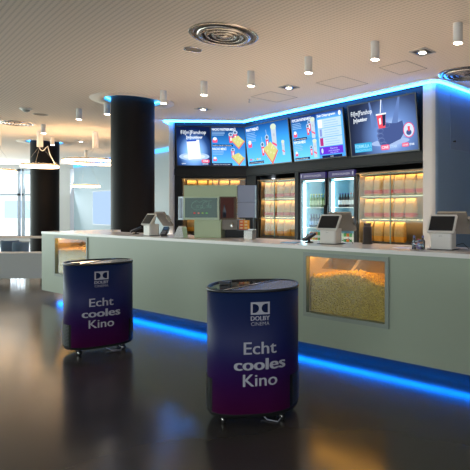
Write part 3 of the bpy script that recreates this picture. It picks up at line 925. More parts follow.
add_text(q, 'FORMULA 1', -W / 2 + 0.295, 0.125, 0.085, g((0.35, 0.80, 1.0)), -0.003, 0.38, 0.002); add_text(q, 'NACHTKINO', -W / 2 + 0.295, 0.065, 0.05, g((0.35, 0.80, 1.0)), -0.003, 0.38)
q.rbox(-0.04, 0.15, -0.0030, -0.0026, 0.045, 0.135, PINK, 0.03, 4, None, 'y'); add_text(q, 'CINE', 0.055, 0.068, 0.065, WT, -0.0036, 0.15, 0.001); add_text(q, 'STAR', 0.24, 0.068, 0.065, PALE, -0.003, 0.15, 0.001)
q.rbox(0.42, 0.56, -0.0030, -0.0026, 0.065, 0.13, PINK, 0.02, 4, None, 'y'); add_text(q, 'CINE', 0.49, 0.08, 0.045, WT, -0.0036, 0.11); add_text(q, 'STAR', 0.625, 0.08, 0.045, WT, -0.003, 0.10, 0.001)
q.build('display', t)

# ------------------------------------------------------------------ popcorn cabinets
CAB_IN = mat('cabinet_interior', (0.28, 0.19, 0.10), 0.5)
EDGE = mat('glass_edge_green', (0.12, 0.18, 0.14), 0.3)
def cabinet(O, deg, x0, x1, zt, shelves, label, mull, name_pos):
    t = thing('popcorn_cabinet', label, 'cabinet', fr(O, deg, x0, 0.03, 0), R(deg), 'lit popcorn cabinets')
    Wd = x1 - x0
    q = MB()
    q.box(0, Wd, 0.60, 0.62, 0, zt, CAB_IN); q.box(0, 0.02, 0.09, 0.60, 0, zt, CAB_IN); q.box(Wd - 0.02, Wd, 0.09, 0.60, 0, zt, CAB_IN)
    q.box(0, Wd, 0.0, 0.62, zt - 0.02, zt, CAB_IN); q.box(0.0, Wd, 0.0, 0.60, 0, shelves[-1] - 0.10, BLACK)
    q.build('carcass', t)
    tops = [zt - 0.02] + [s - 0.012 for s in shelves[:-1]]
    for s, tp in zip(shelves, tops):
        q = MB(); q.box(0.022, Wd - 0.022, 0.10, 0.59, s - 0.012, s, EDGE if s != shelves[-1] else DARK); q.build('shelf', t)
        q = MB(); q.box(0.03, Wd - 0.03, 0.115, 0.135, tp - 0.018, tp - 0.001, WARM); q.box(0.03, Wd - 0.03, 0.106, 0.112, tp - 0.024, tp - 0.001, EDGE)
        q.build('light_strip', t)
    q = MB()
    q.box(0.0, 0.018, 0.0, 0.03, shelves[-1] - 0.10, zt - 0.02, DARK); q.box(Wd - 0.018, Wd, 0.0, 0.03, shelves[-1] - 0.10, zt - 0.02, DARK)
    q.box(0, Wd, 0.0, 0.03, shelves[-1] - 0.10, shelves[-1] - 0.06, DARK)
    q.build('door_frame', t)
    q = MB(); q.box(0.02, mull, 0.02, 0.026, shelves[-1] - 0.06, zt - 0.02, GLASS_DOOR); q.box(mull - 0.006, mull + 0.012, 0.012, 0.03, shelves[-1] - 0.06, zt - 0.02, EDGE)
    q.build('sliding_door', t)
    q = MB(); q.box(mull + 0.0, Wd - 0.02, 0.040, 0.046, shelves[-1] - 0.06, zt - 0.02, GLASS_DOOR); q.build('sliding_door', t)
    return t

def bag_proto(band):
    t = bpy.data.objects.new('popcorn_bag', None); COL.objects.link(t)
    def rg(z, w_, d_, zz=0.0):
        pts = []
        n = 24
        for k in range(n):
            a = 2 * PI * k / n; c, s = math.cos(a), math.sin(a)
            pts.append((w_ / 2 * math.copysign(abs(c) ** 0.45, c), d_ / 2 * math.copysign(abs(s) ** 0.45, s), z + zz * math.cos(k * PI)))
        return pts
    q = MB(); q.loft([rg(0, 0.20, 0.10), rg(0.03, 0.215, 0.12), rg(0.15, 0.222, 0.13), rg(0.27, 0.218, 0.10), rg(0.33, 0.222, 0.045), rg(0.355, 0.224, 0.018, 0.004)], KRAFT)
    q.build('paper_bag', t)
    m = RED if band == 'red' else YELLOW
    z0, z1 = (0.035, 0.105) if band == 'red' else (0.004, 0.10)
    q = MB(); q.loft([rg(z0, 0.218 if band == 'red' else 0.205, 0.124 if band == 'red' else 0.105), rg((z0 + z1) / 2, 0.223, 0.132), rg(z1, 0.2245, 0.134)], m, caps=False)
    q.build('printed_band', t)
    q = MB()
    for k in range(5):
        a = -0.06 + 0.03 * k
        q.add([(a, -0.067, 0.15), (a + 0.012, -0.067, 0.15), (a + 0.012, -0.060, 0.25), (a, -0.060, 0.25)], [(0, 1, 2, 3)], mat('faint_brown_print', (0.50, 0.33, 0.18), 0.7))
    q.build('printed_stripes', t)
    return t
proto = {'red': bag_proto('red'), 'yellow': bag_proto('yellow')}
used = set()
def place_bag(kind, loc, rz, label, group, sz=1.0):
    if kind in used:
        t = copy_tree(proto[kind])
    else:
        t = proto[kind]; used.add(kind)
    t.location = loc; t.rotation_euler.z = rz; t.scale = (0.95, 1, sz)
    tag(t, label, 'popcorn bag', group)
def bag_row(O, deg, xs, y, z, kind, cabname, rowname, sz=1.0):
    for i, x in enumerate(xs):
        place_bag(kind, fr(O, deg, x, y, z + 0.001), R(deg + random.uniform(-4, 4)), 'kraft popcorn bag, %s band, %s, %s shelf, %s' % (kind, nth(i, len(xs)), rowname, cabname),
                  'popcorn bags in the %s' % cabname, sz)
SH = [1.655, 1.245, 0.835]
cabinet(MO, MA, 0.365, 1.695, 2.075, SH, 'lit popcorn cabinet left of the two drinks fridges', 0.60, 'left')
cabinet(MO, MA, 3.42, 4.962, 2.075, SH, 'lit popcorn cabinet right of the two drinks fridges', 0.80, 'right')
def rowx(x0, n, step=0.238):
    return [x0 + step * k for k in range(n)]
bag_row(MO, MA, rowx(0.54, 5), 0.215, SH[0], 'red', 'cabinet left of the fridges', 'top')
bag_row(MO, MA, rowx(0.54, 5), 0.215, SH[1], 'red', 'cabinet left of the fridges', 'middle')
bag_row(MO, MA, rowx(0.54, 5), 0.215, SH[2], 'yellow', 'cabinet left of the fridges', 'bottom')
bag_row(MO, MA, rowx(3.60, 6), 0.215, SH[0], 'red', 'cabinet right of the fridges', 'top')
bag_row(MO, MA, rowx(3.60, 5), 0.215, SH[1], 'red', 'cabinet right of the fridges', 'middle')
bag_row(MO, MA, rowx(3.60, 4), 0.215, SH[2], 'yellow', 'cabinet right of the fridges', 'bottom')
cabinet(LO, LA, 0.245, 1.712, 2.13, [1.735, 1.32, 0.90], 'lit popcorn cabinet under the leftmost menu screen, behind the drinks machine', 0.70, 'back')
bag_row(LO, LA, rowx(0.42, 5, 0.25), 0.215, 1.735, 'red', 'cabinet behind the drinks machine', 'top')
bag_row(LO, LA, rowx(0.42, 3, 0.25), 0.215, 0.90, 'yellow', 'cabinet behind the drinks machine', 'bottom')
bag_row(LO, LA, rowx(0.42, 3, 0.25), 0.215, 1.32, 'red', 'cabinet behind the drinks machine', 'middle')
# yellow snack tray at the right end of the bottom shelf
q = MB(); q.prism([(-0.11, -0.06), (0.11, -0.06), (0.11, 0.06), (-0.11, 0.06)], 0, 0.055, YELLOW)
tag(q.build('snack_tray', loc=fr(MO, MA, 4.80, 0.21, SH[2] + 0.001), rz=R(MA)), 'low yellow snack tray at the right end of the bottom cabinet shelf', 'tray')

# ------------------------------------------------------------------ drinks fridges
FR_IN = mat('fridge_liner', (0.36, 0.58, 0.68), 0.5)
def fridge(x0, x1, idx):
    t = thing('drinks_fridge', ['left drinks fridge with green bottles on its upper shelf', 'right drinks fridge with labelled dark bottles on its upper shelf'][idx], 'fridge',
              fr(MO, MA, x0, 0.02, 0), R(MA), 'glass-door drinks fridges')
    Wd = x1 - x0
    q = MB()
    q.box(0, 0.03, 0.05, 0.70, 0, 2.145, DARK); q.box(Wd - 0.03, Wd, 0.05, 0.70, 0, 2.145, DARK)
    q.box(0.03, Wd - 0.03, 0.68, 0.70, 0, 2.145, DARK); q.box(0.03, Wd - 0.03, 0.05, 0.68, 2.02, 2.145, DARK); q.box(0.03, Wd - 0.03, 0.05, 0.68, 0, 0.25, DARK)
    q.build('cabinet', t)
    q = MB()
    q.box(0.031, 0.036, 0.06, 0.67, 0.25, 2.0, FR_IN); q.box(Wd - 0.036, Wd - 0.031, 0.06, 0.67, 0.25, 2.0, FR_IN)
    q.box(0.036, Wd - 0.036, 0.66, 0.675, 0.25, 2.0, FR_IN); q.box(0.036, Wd - 0.036, 0.06, 0.66, 2.0, 2.015, FR_IN)
    q.build('liner', t)
    q = MB(); q.box(0.01, Wd - 0.01, 0.0, 0.049, 2.03, 2.145, mat('header_blue_violet', (0.014, 0.009, 0.06), 0.4, emit=(0.010, 0.005, 0.05), strength=0.8))
    add_text(q, 'ERFRISCHUNGEN', Wd / 2, 2.062, 0.055, g((0.45, 0.44, 0.55), 0.9), -0.002, Wd * 0.66, 0.001)
    disc(q, 0.05 if idx == 0 else Wd - 0.05, 2.088, 0.016, 0.036, g((0.55, 0.55, 0.7), 0.8), -0.002, 12)
    q.build('header_sign', t)
    q = MB()
    q.box(0.0, 0.028, 0.0, 0.048, 0.25, 2.028, DARK); q.box(Wd - 0.028, Wd, 0.0, 0.048, 0.25, 2.028, DARK)
    q.box(0.028, Wd - 0.028, 0.0, 0.048, 2.0, 2.028, DARK); q.box(0.028, Wd - 0.028, 0, 0.048, 0.25, 0.30, DARK)
    dr = q.build('door', t)
    q = MB(); q.box(0.028, Wd - 0.028, 0.02, 0.026, 0.30, 2.0, GLASS_DOOR); q.build('pane', dr)
    q = MB(); q.box(Wd - 0.024 if idx == 0 else 0.006, Wd - 0.008 if idx == 0 else 0.022, -0.03, -0.002, 1.0, 1.5, DARK); q.build('handle', dr)
    q = MB(); q.box(0.045, 0.085, 0.065, 0.085, 0.45, 1.94, glow((0.60, 0.88, 1.0), 10.0)); q.build('light_tube', t)
    q = MB(); q.box(0.10, Wd - 0.05, 0.065, 0.09, 1.975, 1.995, glow((0.60, 0.88, 1.0), 5.0)); q.build('light_tube', t)  # extra top strip, added to brighten the fridge interior
    zs = [1.455, 1.045, 0.79]
    for z in zs:
        q = MB(); q.box(0.04, Wd - 0.04, 0.10, 0.64, z - 0.015, z, mat('fridge_shelf', (0.75, 0.85, 0.88), 0.4)); q.build('shelf', t)
    q = MB()
    add = 0
    return t, zs
def bottle_proto(kind):
    t = bpy.data.objects.new('drinks_bottle' if 'can' not in kind else 'drinks_can', None); COL.objects.link(t)
    if 'can' in kind:
        body = {'can_green': (0.10, 0.40, 0.12), 'can_white': (0.6, 0.65, 0.6), 'can_orange': (0.75, 0.20, 0.03), 'can_yellow': (0.75, 0.55, 0.05)}[kind]
        q = MB(); q.lathe([(0.026, 0), (0.033, 0.008), (0.033, 0.155), (0.026, 0.165)], mat(kind, body, 0.3), 20); q.build('can_body', t)
        q = MB(); q.lathe([(0.026, 0.1652), (0.026, 0.168), (0.0, 0.168)], CHROME, 20); q.build('lid', t)
        q = MB(); q.lathe([(0.0336, 0.05), (0.0336, 0.10)], mat('can_label_white', (0.7, 0.7, 0.7), 0.5), 20, cap=False); q.build('label_band', t)
        return t
    body, label, capc = {'green': ((0.10, 0.22, 0.07), (0.35, 0.48, 0.30), (0.65, 0.60, 0.10)),
                         'blue': ((0.03, 0.08, 0.20), (0.20, 0.35, 0.60), (0.10, 0.15, 0.35)),
                         'dark': ((0.02, 0.015, 0.02), (0.70, 0.78, 0.85), (0.10, 0.15, 0.45)),
                         'darkred': ((0.02, 0.015, 0.02), (0.70, 0.78, 0.85), (0.55, 0.05, 0.08))}[kind]
    q = MB(); q.lathe([(0.027, 0), (0.032, 0.006), (0.032, 0.155), (0.027, 0.185), (0.014, 0.215), (0.013, 0.262)], mat('bottle_' + kind, body, 0.15), 20); q.build('bottle_body', t)
    q = MB(); q.lathe([(0.0325, 0.05), (0.0325, 0.135)], mat('bottle_label_' + kind, label, 0.6), 20, cap=False); q.build('label_band', t)
    q = MB(); q.lathe([(0.0155, 0.248), (0.0155, 0.27), (0.0, 0.272)], mat('bottle_cap_' + kind, capc, 0.4), 14); q.build('cap', t)
    return t
bp = {}; bused = set()
def put_bottle(kind, loc, label, group):
    if kind not in bp:
        bp[kind] = bottle_proto(kind); t = bp[kind]
    else:
        t = copy_tree(bp[kind])
    t.location = loc; t.rotation_euler.z = R(random.uniform(0, 90))
    tag(t, label, 'can' if 'can' in kind else 'bottle', group)
DESC = {'green': 'green glass bottle', 'blue': 'blue bottle', 'dark': 'dark bottle with white label and blue cap', 'darkred': 'dark bottle with white label and red cap',
        'can_green': 'green drinks can', 'can_white': 'white drinks can', 'can_orange': 'orange drinks can', 'can_yellow': 'yellow drinks can'}
SHN = ['upper', 'middle', 'lower']
layout = [[['green'] * 7, ['blue'] * 7, ['can_orange', 'can_yellow', 'can_orange', 'can_green', 'can_white', 'can_green', 'can_yellow']],
          [['dark', 'dark', 'dark', 'dark', 'darkred', 'darkred', 'dark'], ['dark'] * 7, ['can_green', 'can_white', 'can_green', 'can_orange', 'can_green', 'can_white', 'can_green']]]
for i, (x0, x1) in enumerate(((1.85, 2.622), (2.69, 3.405))):
    t, zs = fridge(x0, x1, i)
    for j, row in enumerate(layout[i]):
        st = (x1 - x0 - 0.20) / 7
        for k, kind in enumerate(row):
            put_bottle(kind, fr(MO, MA, x0 + 0.16 + st * k, 0.02 + 0.17, zs[j] + 0.001),
                       '%s, %s, %s shelf, %s fridge' % (DESC[kind], nth(k, len(row)), SHN[j], ['left', 'right'][i]), 'drinks in the %s fridge' % ['left', 'right'][i])

# ------------------------------------------------------------------ drinks machine on the counter
mx_, my_ = -1.95, 5.94
dm = thing('drinks_machine', 'pale sage drinks machine with a dark logo screen on the counter', 'drinks machine', (-2.0, 5.98, TOP), R(0))
# local coordinates: x right, y back, z up from the counter (scale 81.6 px per metre at this distance)
def px_(p): return (p - 365) / 485 * 5.94 + 2.0
q = MB()
q.box(px_(182), px_(235.5), 0.02, 0.40, 0.50, 0.650, SAGE)
q.build('upper_housing', dm, bevel=0.006)
q = MB(); q.box(px_(193), px_(220), 0.0, 0.30, 0.0, 0.22, SAGE); q.build('base', dm, bevel=0.005)
q = MB(); q.box(px_(183), px_(219), -0.03, 0.02, 0.222, 0.508, mat('screen_frame_pale', (0.50, 0.60, 0.42), 0.4))
sc = q.build('screen_frame', dm, bevel=0.004)
q = MB(); a0, a1 = px_(184.8), px_(217)
q.box(a0, a1, -0.036, -0.0305, 0.250, 0.490, mat('dim_logo_screen', (0.03, 0.045, 0.04), 0.15, emit=(0.020, 0.036, 0.030), strength=1.0, spec=0.2))
cxs = (a0 + a1) / 2
LG = glow((0.07, 0.12, 0.10), 1.0)
def swash(pts, r=0.0035):
    q.tube([(cxs + x, -0.038, z) for x, z in pts], r, LG, 6)
def script(x, z, s, kind):
    o = []
    n = 14
    if kind == 'C':
        for k in range(n + 1):
            a = R(50 + 250 * k / n); o.append((x + 0.030 * s * math.cos(a) + 0.012 * s * math.sin(a), z + 0.042 * s * math.sin(a)))
        swash(o)
    elif kind == 'o' or kind == 'c' or kind == 'a':
        a0_, a1_ = (0, 360) if kind != 'c' else (50, 310)
        for k in range(n + 1):
            a = R(a0_ + (a1_ - a0_) * k / n); o.append((x + 0.011 * s * math.cos(a) + 0.004 * s * math.sin(a), z - 0.022 * s + 0.018 * s * math.sin(a)))
        swash(o, 0.0025)
        if kind == 'a':
            swash([(x + 0.014 * s, z - 0.002 * s), (x + 0.010 * s, z - 0.038 * s), (x + 0.020 * s, z - 0.036 * s)], 0.0025)
    elif kind == 'l':
        swash([(x - 0.006 * s, z - 0.036 * s), (x + 0.012 * s, z + 0.030 * s), (x + 0.004 * s, z + 0.036 * s), (x - 0.004 * s, z + 0.01 * s), (x - 0.002 * s, z - 0.038 * s)], 0.0025)
zl = 0.405
for kx, kd in ((-0.085, 'C'), (-0.050, 'o'), (-0.022, 'c'), (0.004, 'a'), (0.045, 'C'), (0.072, 'o'), (0.092, 'l'), (0.112, 'a')):
    script(kx, zl, 0.95, kd)
swash([(-0.10, zl + 0.02), (-0.06, zl + 0.055), (-0.02, zl + 0.03), (0.03, zl + 0.055), (0.09, zl + 0.045), (0.13, zl + 0.055)], 0.0028)
swash([(-0.09, zl - 0.055), (-0.04, zl - 0.062), (0.0, zl - 0.045), (0.03, zl - 0.02)], 0.0028)
for k, c in enumerate(((0.25, 0.03, 0.03), (0.22, 0.10, 0.08), (0.10, 0.18, 0.05), (0.06, 0.20, 0.06))):
    disc(q, cxs - 0.08 + 0.05 * k, 0.305, 0.014, 0.010, glow(c, 1.0), -0.037, 12)
q.build('logo_screen', dm)
q = MB()
Ms = Matrix.Translation((px_(183), -0.03, 0)) @ Matrix.Rotation(R(-20), 4, 'Z')
q.box(-0.075, 0, -0.002, 0.03, 0.222, 0.508, mat('side_screen_frame', (0.60, 0.72, 0.78), 0.3), Ms)
q.box(-0.058, -0.016, -0.006, -0.002, 0.245, 0.49, mat('side_screen_dark_blue', (0.01, 0.03, 0.10), 0.15), Ms)
q.build('side_screen', dm)
q = MB()
q.box(px_(219.3), px_(235.3), -0.02, 0.02, 0.225, 0.508, mat('bronze_panel_frame', (0.11, 0.08, 0.05), 0.5, spec=0.2))
q.box(px_(220.5), px_(233.5), -0.026, -0.0205, 0.245, 0.492, mat('dark_red_brown_poster', (0.09, 0.025, 0.018), 0.5, spec=0.15))
q.lathe([(0.0, 0), (0.022, 0.0), (0.022, 0.08), (0.008, 0.12), (0.008, 0.155), (0.0, 0.156)], mat('poster_bottle_print', (0.01, 0.015, 0.03), 0.3), 12, M=Matrix.Translation((px_(224), -0.0262, 0.25)) @ Matrix.Diagonal((1, 0.05, 1, 1)))
q.build('poster_panel', dm)
q = MB(); q.box(px_(220.3), px_(235.5), 0.03, 0.30, 0.10, 0.225, mat('grey_brown_housing', (0.20, 0.17, 0.13), 0.45)); q.box(px_(222), px_(243), 0.10, 0.32, 0.0, 0.10, BLACK)
q.build('dispensing_bay', dm)
q = MB(); q.lathe([(0.014, 0.0), (0.018, 0.03), (0.010, 0.05), (0.006, 0.06)], CHROME, 16, M=Matrix.Translation((px_(231), 0.005, 0.13))); q.build('tap', dm)
Mb = Matrix.Translation((px_(235.8), 0.03, 0)) @ Matrix.Rotation(R(0), 4, 'Z')
q = MB(); q.box(0, px_(253.5) - px_(235.8), 0, 0.09, 0.25, 0.650, mat('blue_grey_steel_panel', (0.17, 0.19, 0.25), 0.35, 0.2), Mb)
q.box(0.0, px_(254.5) - px_(235.8), -0.004, 0, 0.435, 0.44, mat('panel_seam', (0.08, 0.09, 0.12), 0.4), Mb)
q.build('side_cabinet', dm, bevel=0.003)
q = MB(); q.box(px_(247.2), px_(250.2), 0.10, 0.14, 0, 0.252, BLACK); q.box(px_(236), px_(250), 0.12, 0.32, 0.235, 0.25, BLACK); q.build('support_post', dm)
q = MB(); q.box(px_(235.6), px_(247), 0.03, 0.30, 0.085, 0.100, DARK); q.box(px_(243), px_(246), 0.2, 0.3, 0, 0.085, BLACK); q.build('box_shelf', dm)
# orange snack boxes, three high and two across
OR = [mat('orange_box_card', (0.80, 0.16, 0.03), 0.6), mat('amber_box_card', (0.80, 0.36, 0.04), 0.6)]
for r_ in range(3):
    for c in range(2):
        q = MB()
        ww = 0.055
        q.box(0, ww, 0, 0.10, 0, 0.038, OR[c]); q.box(0.012, ww - 0.012, -0.001, -0.0002, 0.010, 0.028, mat('box_print_cream', (0.8, 0.6, 0.35), 0.6))
        q.box(0, ww, -0.0008, -0.0002, 0.0, 0.004, RED)
        tag(q.build('snack_box', loc=(-2.0 + px_(237.3) + c * 0.0565, 6.03, TOP + 0.1005 + r_ * 0.0385)),
            '%s snack box, %s of the stack beside the drinks machine' % (['orange', 'amber'][c], ['bottom', 'middle', 'top'][r_]), 'box', 'snack boxes by the drinks machine')
# steel cup holder and napkin holder
t = thing('cup_holder', 'brushed steel cup holder right of the drinks machine', 'cup holder', (-1.335, 5.64, TOP), R(-20))
q = MB(); q.box(-0.055, 0.055, -0.045, -0.042, 0, 0.10, CHROME); q.box(-0.055, 0.055, 0.042, 0.045, 0, 0.12, CHROME); q.box(-0.055, -0.052, -0.042, 0.042, 0, 0.11, CHROME); q.box(0.052, 0.055, -0.042, 0.042, 0, 0.11, CHROME); q.box(-0.052, 0.052, -0.042, 0.042, 0, 0.003, CHROME)
q.build('holder_box', t)
t = thing('napkin_holder', 'slanted steel napkin holder left of the drinks machine', 'napkin holder', (-2.29, 6.02, TOP), R(-10))
q = MB(); q.prism([(-0.07, 0), (0.07, 0), (0.05, 0.13), (-0.01, 0.13)], -0.05, 0.05, CHROME, Matrix.Rotation(PI / 2, 4, 'X')); q.build('holder', t)
q = MB(); q.box(-0.005, 0.045, -0.04, 0.04, 0.1305, 0.145, mat('napkin_paper', (0.75, 0.68, 0.58), 0.8)); q.build('napkins', t)

# ------------------------------------------------------------------ tills
def till(x, y, label, scale=1.0, turn=6):
    t = thing('till', label, 'till', fr(CO, CA, x, y, TOP + 0.0005), R(CA + turn), 'tills on the counter')
    t.scale = (scale,) * 3
    q = MB(); q.rbox(-0.098, 0.098, -0.075, 0.065, 0.006, 0.160, PLASTIC_W, 0.025); q.box(-0.12, 0.12, -0.085, 0.09, 0, 0.006, DARK)
    q.build('housing', t)
    q = MB(); add_text(q, 'pos', 0, 0.115, 0.02, mat('grey_print', (0.25, 0.25, 0.25), 0.5), -0.0765, 0.03); q.build('printed_mark', t)
    Mf = Matrix.Translation((0, -0.095, 0.150)) @ Matrix.Rotation(R(-32), 4, 'X')
    q = MB(); q.rbox(-0.125, 0.125, 0, 0.018, 0, 0.180, PLASTIC_W, 0.012, 4, Mf, 'y')
    f = q.build('customer_screen', t)
    q = MB(); q.rbox(-0.108, 0.108, -0.003, -0.0003, 0.018, 0.162, SCREEN_OFF, 0.004, 2, Mf, 'y'); q.build('screen_glass', f)
    q = MB(); q.tube([(0, 0.0, 0.12), (0, 0.03, 0.22), (0, 0.035, 0.27)], 0.022, PLASTIC_W, 12); q.build('screen_arm', t)
    Mr = Matrix.Translation((0.045, 0.075, 0.318)) @ Matrix.Rotation(R(35), 4, 'X')
    q = MB(); q.rbox(-0.135, 0.135, 0, 0.022, -0.235, 0.0, mat('taupe_plastic', (0.22, 0.19, 0.16), 0.4), 0.012, 4, Mr, 'y')
    f = q.build('staff_screen', t)
    q = MB(); q.box(-0.12, 0.12, 0.0222, 0.025, -0.22, -0.015, SCREEN_OFF, Mr); q.build('screen_glass', f)
    q = MB(); q.rbox(0.135, 0.155, -0.01, 0.03, -0.15, -0.06, CHROME, 0.005, 3, Mr, 'y'); q.build('card_slot', t)
    q = MB(); q.tube([(0.08, 0.08, 0.03), (0.14, 0.12, 0.05), (0.18, 0.13, 0.01), (0.20, 0.10, 0.004)], 0.003, RUBBER, 6); q.build('cable', t)
    return t
till(2.60, 0.26, 'white till at the left, in front of the near dark column', 0.97, -6)
till(5.60, 0.33, 'white till in the middle, in front of the drinks fridges', 0.98)
till(6.84, 0.33, 'white till at the right, in front of the blue lit wall', 1.0)

# card readers and small counter things
def card_reader(x, y, rz, label, tilt=25):
    t = thing('card_reader', label, 'card reader', fr(CO, CA, x, y, TOP + 0.0005), R(CA + rz), 'card readers on the counter')
    q = MB(); q.lathe([(0.045, 0), (0.045, 0.008), (0.012, 0.014), (0.010, 0.06)], RUBBER, 20); q.build('stand', t)
    M_ = Matrix.Translation((0, 0, 0.062)) @ Matrix.Rotation(R(tilt), 4, 'X')
    q = MB(); q.rbox(-0.038, 0.038, -0.075, 0.075, -0.012, 0.014, mat('reader_black', (0.018, 0.018, 0.022), 0.35), 0.012, 4, M_); r_ = q.build('reader_body', t)
    q = MB(); q.box(-0.028, 0.028, 0.015, 0.062, 0.0145, 0.016, mat('reader_display', (0.03, 0.05, 0.08), 0.2, emit=(0.02, 0.05, 0.10), strength=0.5), M_); q.build('reader_display', r_)
    q = MB()
    for i in range(4):
        for j in range(3):
            q.box(-0.026 + j * 0.019, -0.013 + j * 0.019, -0.060 + i * 0.016, -0.050 + i * 0.016, 0.0145, 0.018, mat('reader_key', (0.25, 0.25, 0.27), 0.5), M_)
    q.build('keypad', r_)
card_reader(2.09, 0.34, -20, 'black card reader left of the leftmost till')
card_reader(2.93, 0.24, 30, 'black card reader right of the leftmost till', 45)
card_reader(5.30, 0.34, -10, 'black card reader left of the middle till')
# leaflet pads
q = MB(); q.box(-0.09, 0.09, -0.06, 0.06, 0, 0.006, mat('pale_blue_leaflet', (0.22, 0.42, 0.60), 0.7))
tag(q.build('leaflet', loc=fr(CO, CA, 5.15, 0.22, TOP + 0.0005), rz=R(CA + 10)), 'pale blue leaflet lying on the counter left of the middle till', 'leaflet')
q = MB(); q.box(-0.10, 0.10, -0.07, 0.07, 0, 0.003, mat('white_leaflet', (0.75, 0.75, 0.78), 0.5)); q.box(-0.08, 0.05, -0.05, 0.0, 0.003, 0.0035, mat('leaflet_print', (0.3, 0.35, 0.7), 0.5))
tag(q.build('leaflet', loc=fr(CO, CA, 6.50, 0.26, TOP + 0.0005), rz=R(CA - 12)), 'white leaflet with blue print on the counter left of the right till', 'leaflet')
# glass jar with small coloured packets
t = thing('candy_jar', 'small glass jar of coloured packets at the foot of the right till', 'jar', fr(CO, CA, 6.70, 0.13, TOP + 0.0005), R(CA))
q = MB(); q.lathe([(0.040, 0), (0.046, 0.01), (0.046, 0.075), (0.038, 0.09)], glass('jar_glass', (0.8, 0.85, 0.9), 0.15), 24); q.build('glass_body', t)
q = MB(); cc = [(0.1, 0.1, 0.35), (0.6, 0.25, 0.1), (0.25, 0.1, 0.3), (0.6, 0.6, 0.6), (0.05, 0.15, 0.4), (0.5, 0.05, 0.08)]
for k in range(12):
    a = k * 1.9; r0 = 0.02 if k % 2 else 0.008
    M_ = Matrix.Translation((r0 * math.cos(a), r0 * math.sin(a), 0.018 + 0.0065 * k)) @ Matrix.Rotation(a, 4, 'Z') @ Matrix.Rotation(R(20), 4, 'X')
    q.rbox(-0.016, 0.016, -0.010, 0.010, -0.004, 0.004, mat('packet_%d' % (k % 6), cc[k % 6], 0.4), 0.003, 2, M_)
q.build('packets', t)
for i, (x, y, c, lb) in enumerate(((6.62, 0.20, (0.03, 0.03, 0.06), 'small dark bottle behind the candy jar, left one'), (6.68, 0.25, (0.04, 0.03, 0.04), 'small dark bottle behind the candy jar, right one'))):
    t = thing('sauce_bottle', lb, 'bottle', fr(CO, CA, x, y, TOP + 0.0005), 0, 'small bottles by the right till')
    q = MB(); q.lathe([(0.018, 0), (0.02, 0.005), (0.02, 0.07), (0.009, 0.09), (0.009, 0.10)], mat('sauce_dark_%d' % i, c, 0.2), 20); q.build('bottle_body', t)
    q = MB(); q.lathe([(0.011, 0.1), (0.011, 0.118), (0.0, 0.12)], mat('sauce_cap', (0.15, 0.15, 0.35), 0.4), 16); q.build('cap', t)

# dark cup stack beside the right cabinet, on the back counter of the aisle
t = thing('cup_tower', 'dark cup tower between the right fridge and the right popcorn cabinet', 'cup tower', fr(CO, CA, 5.93, 0.50, TOP + 0.0005), 0)
q = MB(); q.lathe([(0.05, 0), (0.055, 0.01), (0.045, 0.02), (0.042, 0.17), (0.036, 0.175)], mat('cup_dark', (0.04, 0.032, 0.028), 0.4), 24); q.build('sleeve', t)
q = MB(); q.lathe([(0.03, 0.176), (0.036, 0.20), (0.038, 0.21), (0.034, 0.21)], mat('cup_brown', (0.10, 0.08, 0.07), 0.5), 24); q.build('cup', t)

# ------------------------------------------------------------------ ceiling fittings
def spot(parent, z, power, size=R(100), blend=0.8, col=(1.0, 0.82, 0.60)):
    d = bpy.data.lights.new('lamp_light', 'SPOT'); d.energy = power; d.spot_size = size; d.spot_blend = blend; d.color = col; d.shadow_soft_size = 0.04
    o = bpy.data.objects.new('lamp_light', d); COL.objects.link(o); o.parent = parent; o.location = (0, 0, z)
CYL = [(-0.757, 6.498, 'third from the right'), (-1.687, 7.179, 'fourth from the right'), (-2.568, 7.737, 'fifth from the right, above the leftmost menu screen'), (0.122, 5.918, 'second from the right'), (1.022, 5.331, 'rightmost, nearest the viewer'),
       (-3.464, 8.334, 'just right of the near column'), (-4.943, 9.292, 'just left of the near column'), (-5.793, 9.825, 'second to the left of the near column'),
       (-7.69, 11.602, 'left of the hanging ring lamps, before the far column'), (-8.861, 13.752, 'right against the far column')]
for x, y, lb in CYL:
    t = thing('ceiling_spotlight', 'grey cylinder spotlight on the ceiling, ' + (lb or 'outside the view'), 'spotlight', (x, y, ZC - 0.0005), 0, 'cylinder spotlights')
    q = MB(); q.lathe([(0.052, 0), (0.052, -0.215), (0.044, -0.217)], LAMP_BODY, 28, cap=False); q.add([(0.052 * math.cos(2 * PI * k / 28), 0.052 * math.sin(2 * PI * k / 28), 0) for k in range(28)], [tuple(range(28))], LAMP_BODY); q.build('lamp_body', t)
    q = MB(); q.lathe([(0.047, -0.214), (0.047, -0.2175), (0.0, -0.2176)], LAMP, 28); q.build('lens', t)
    spot(t, -0.225, 34)
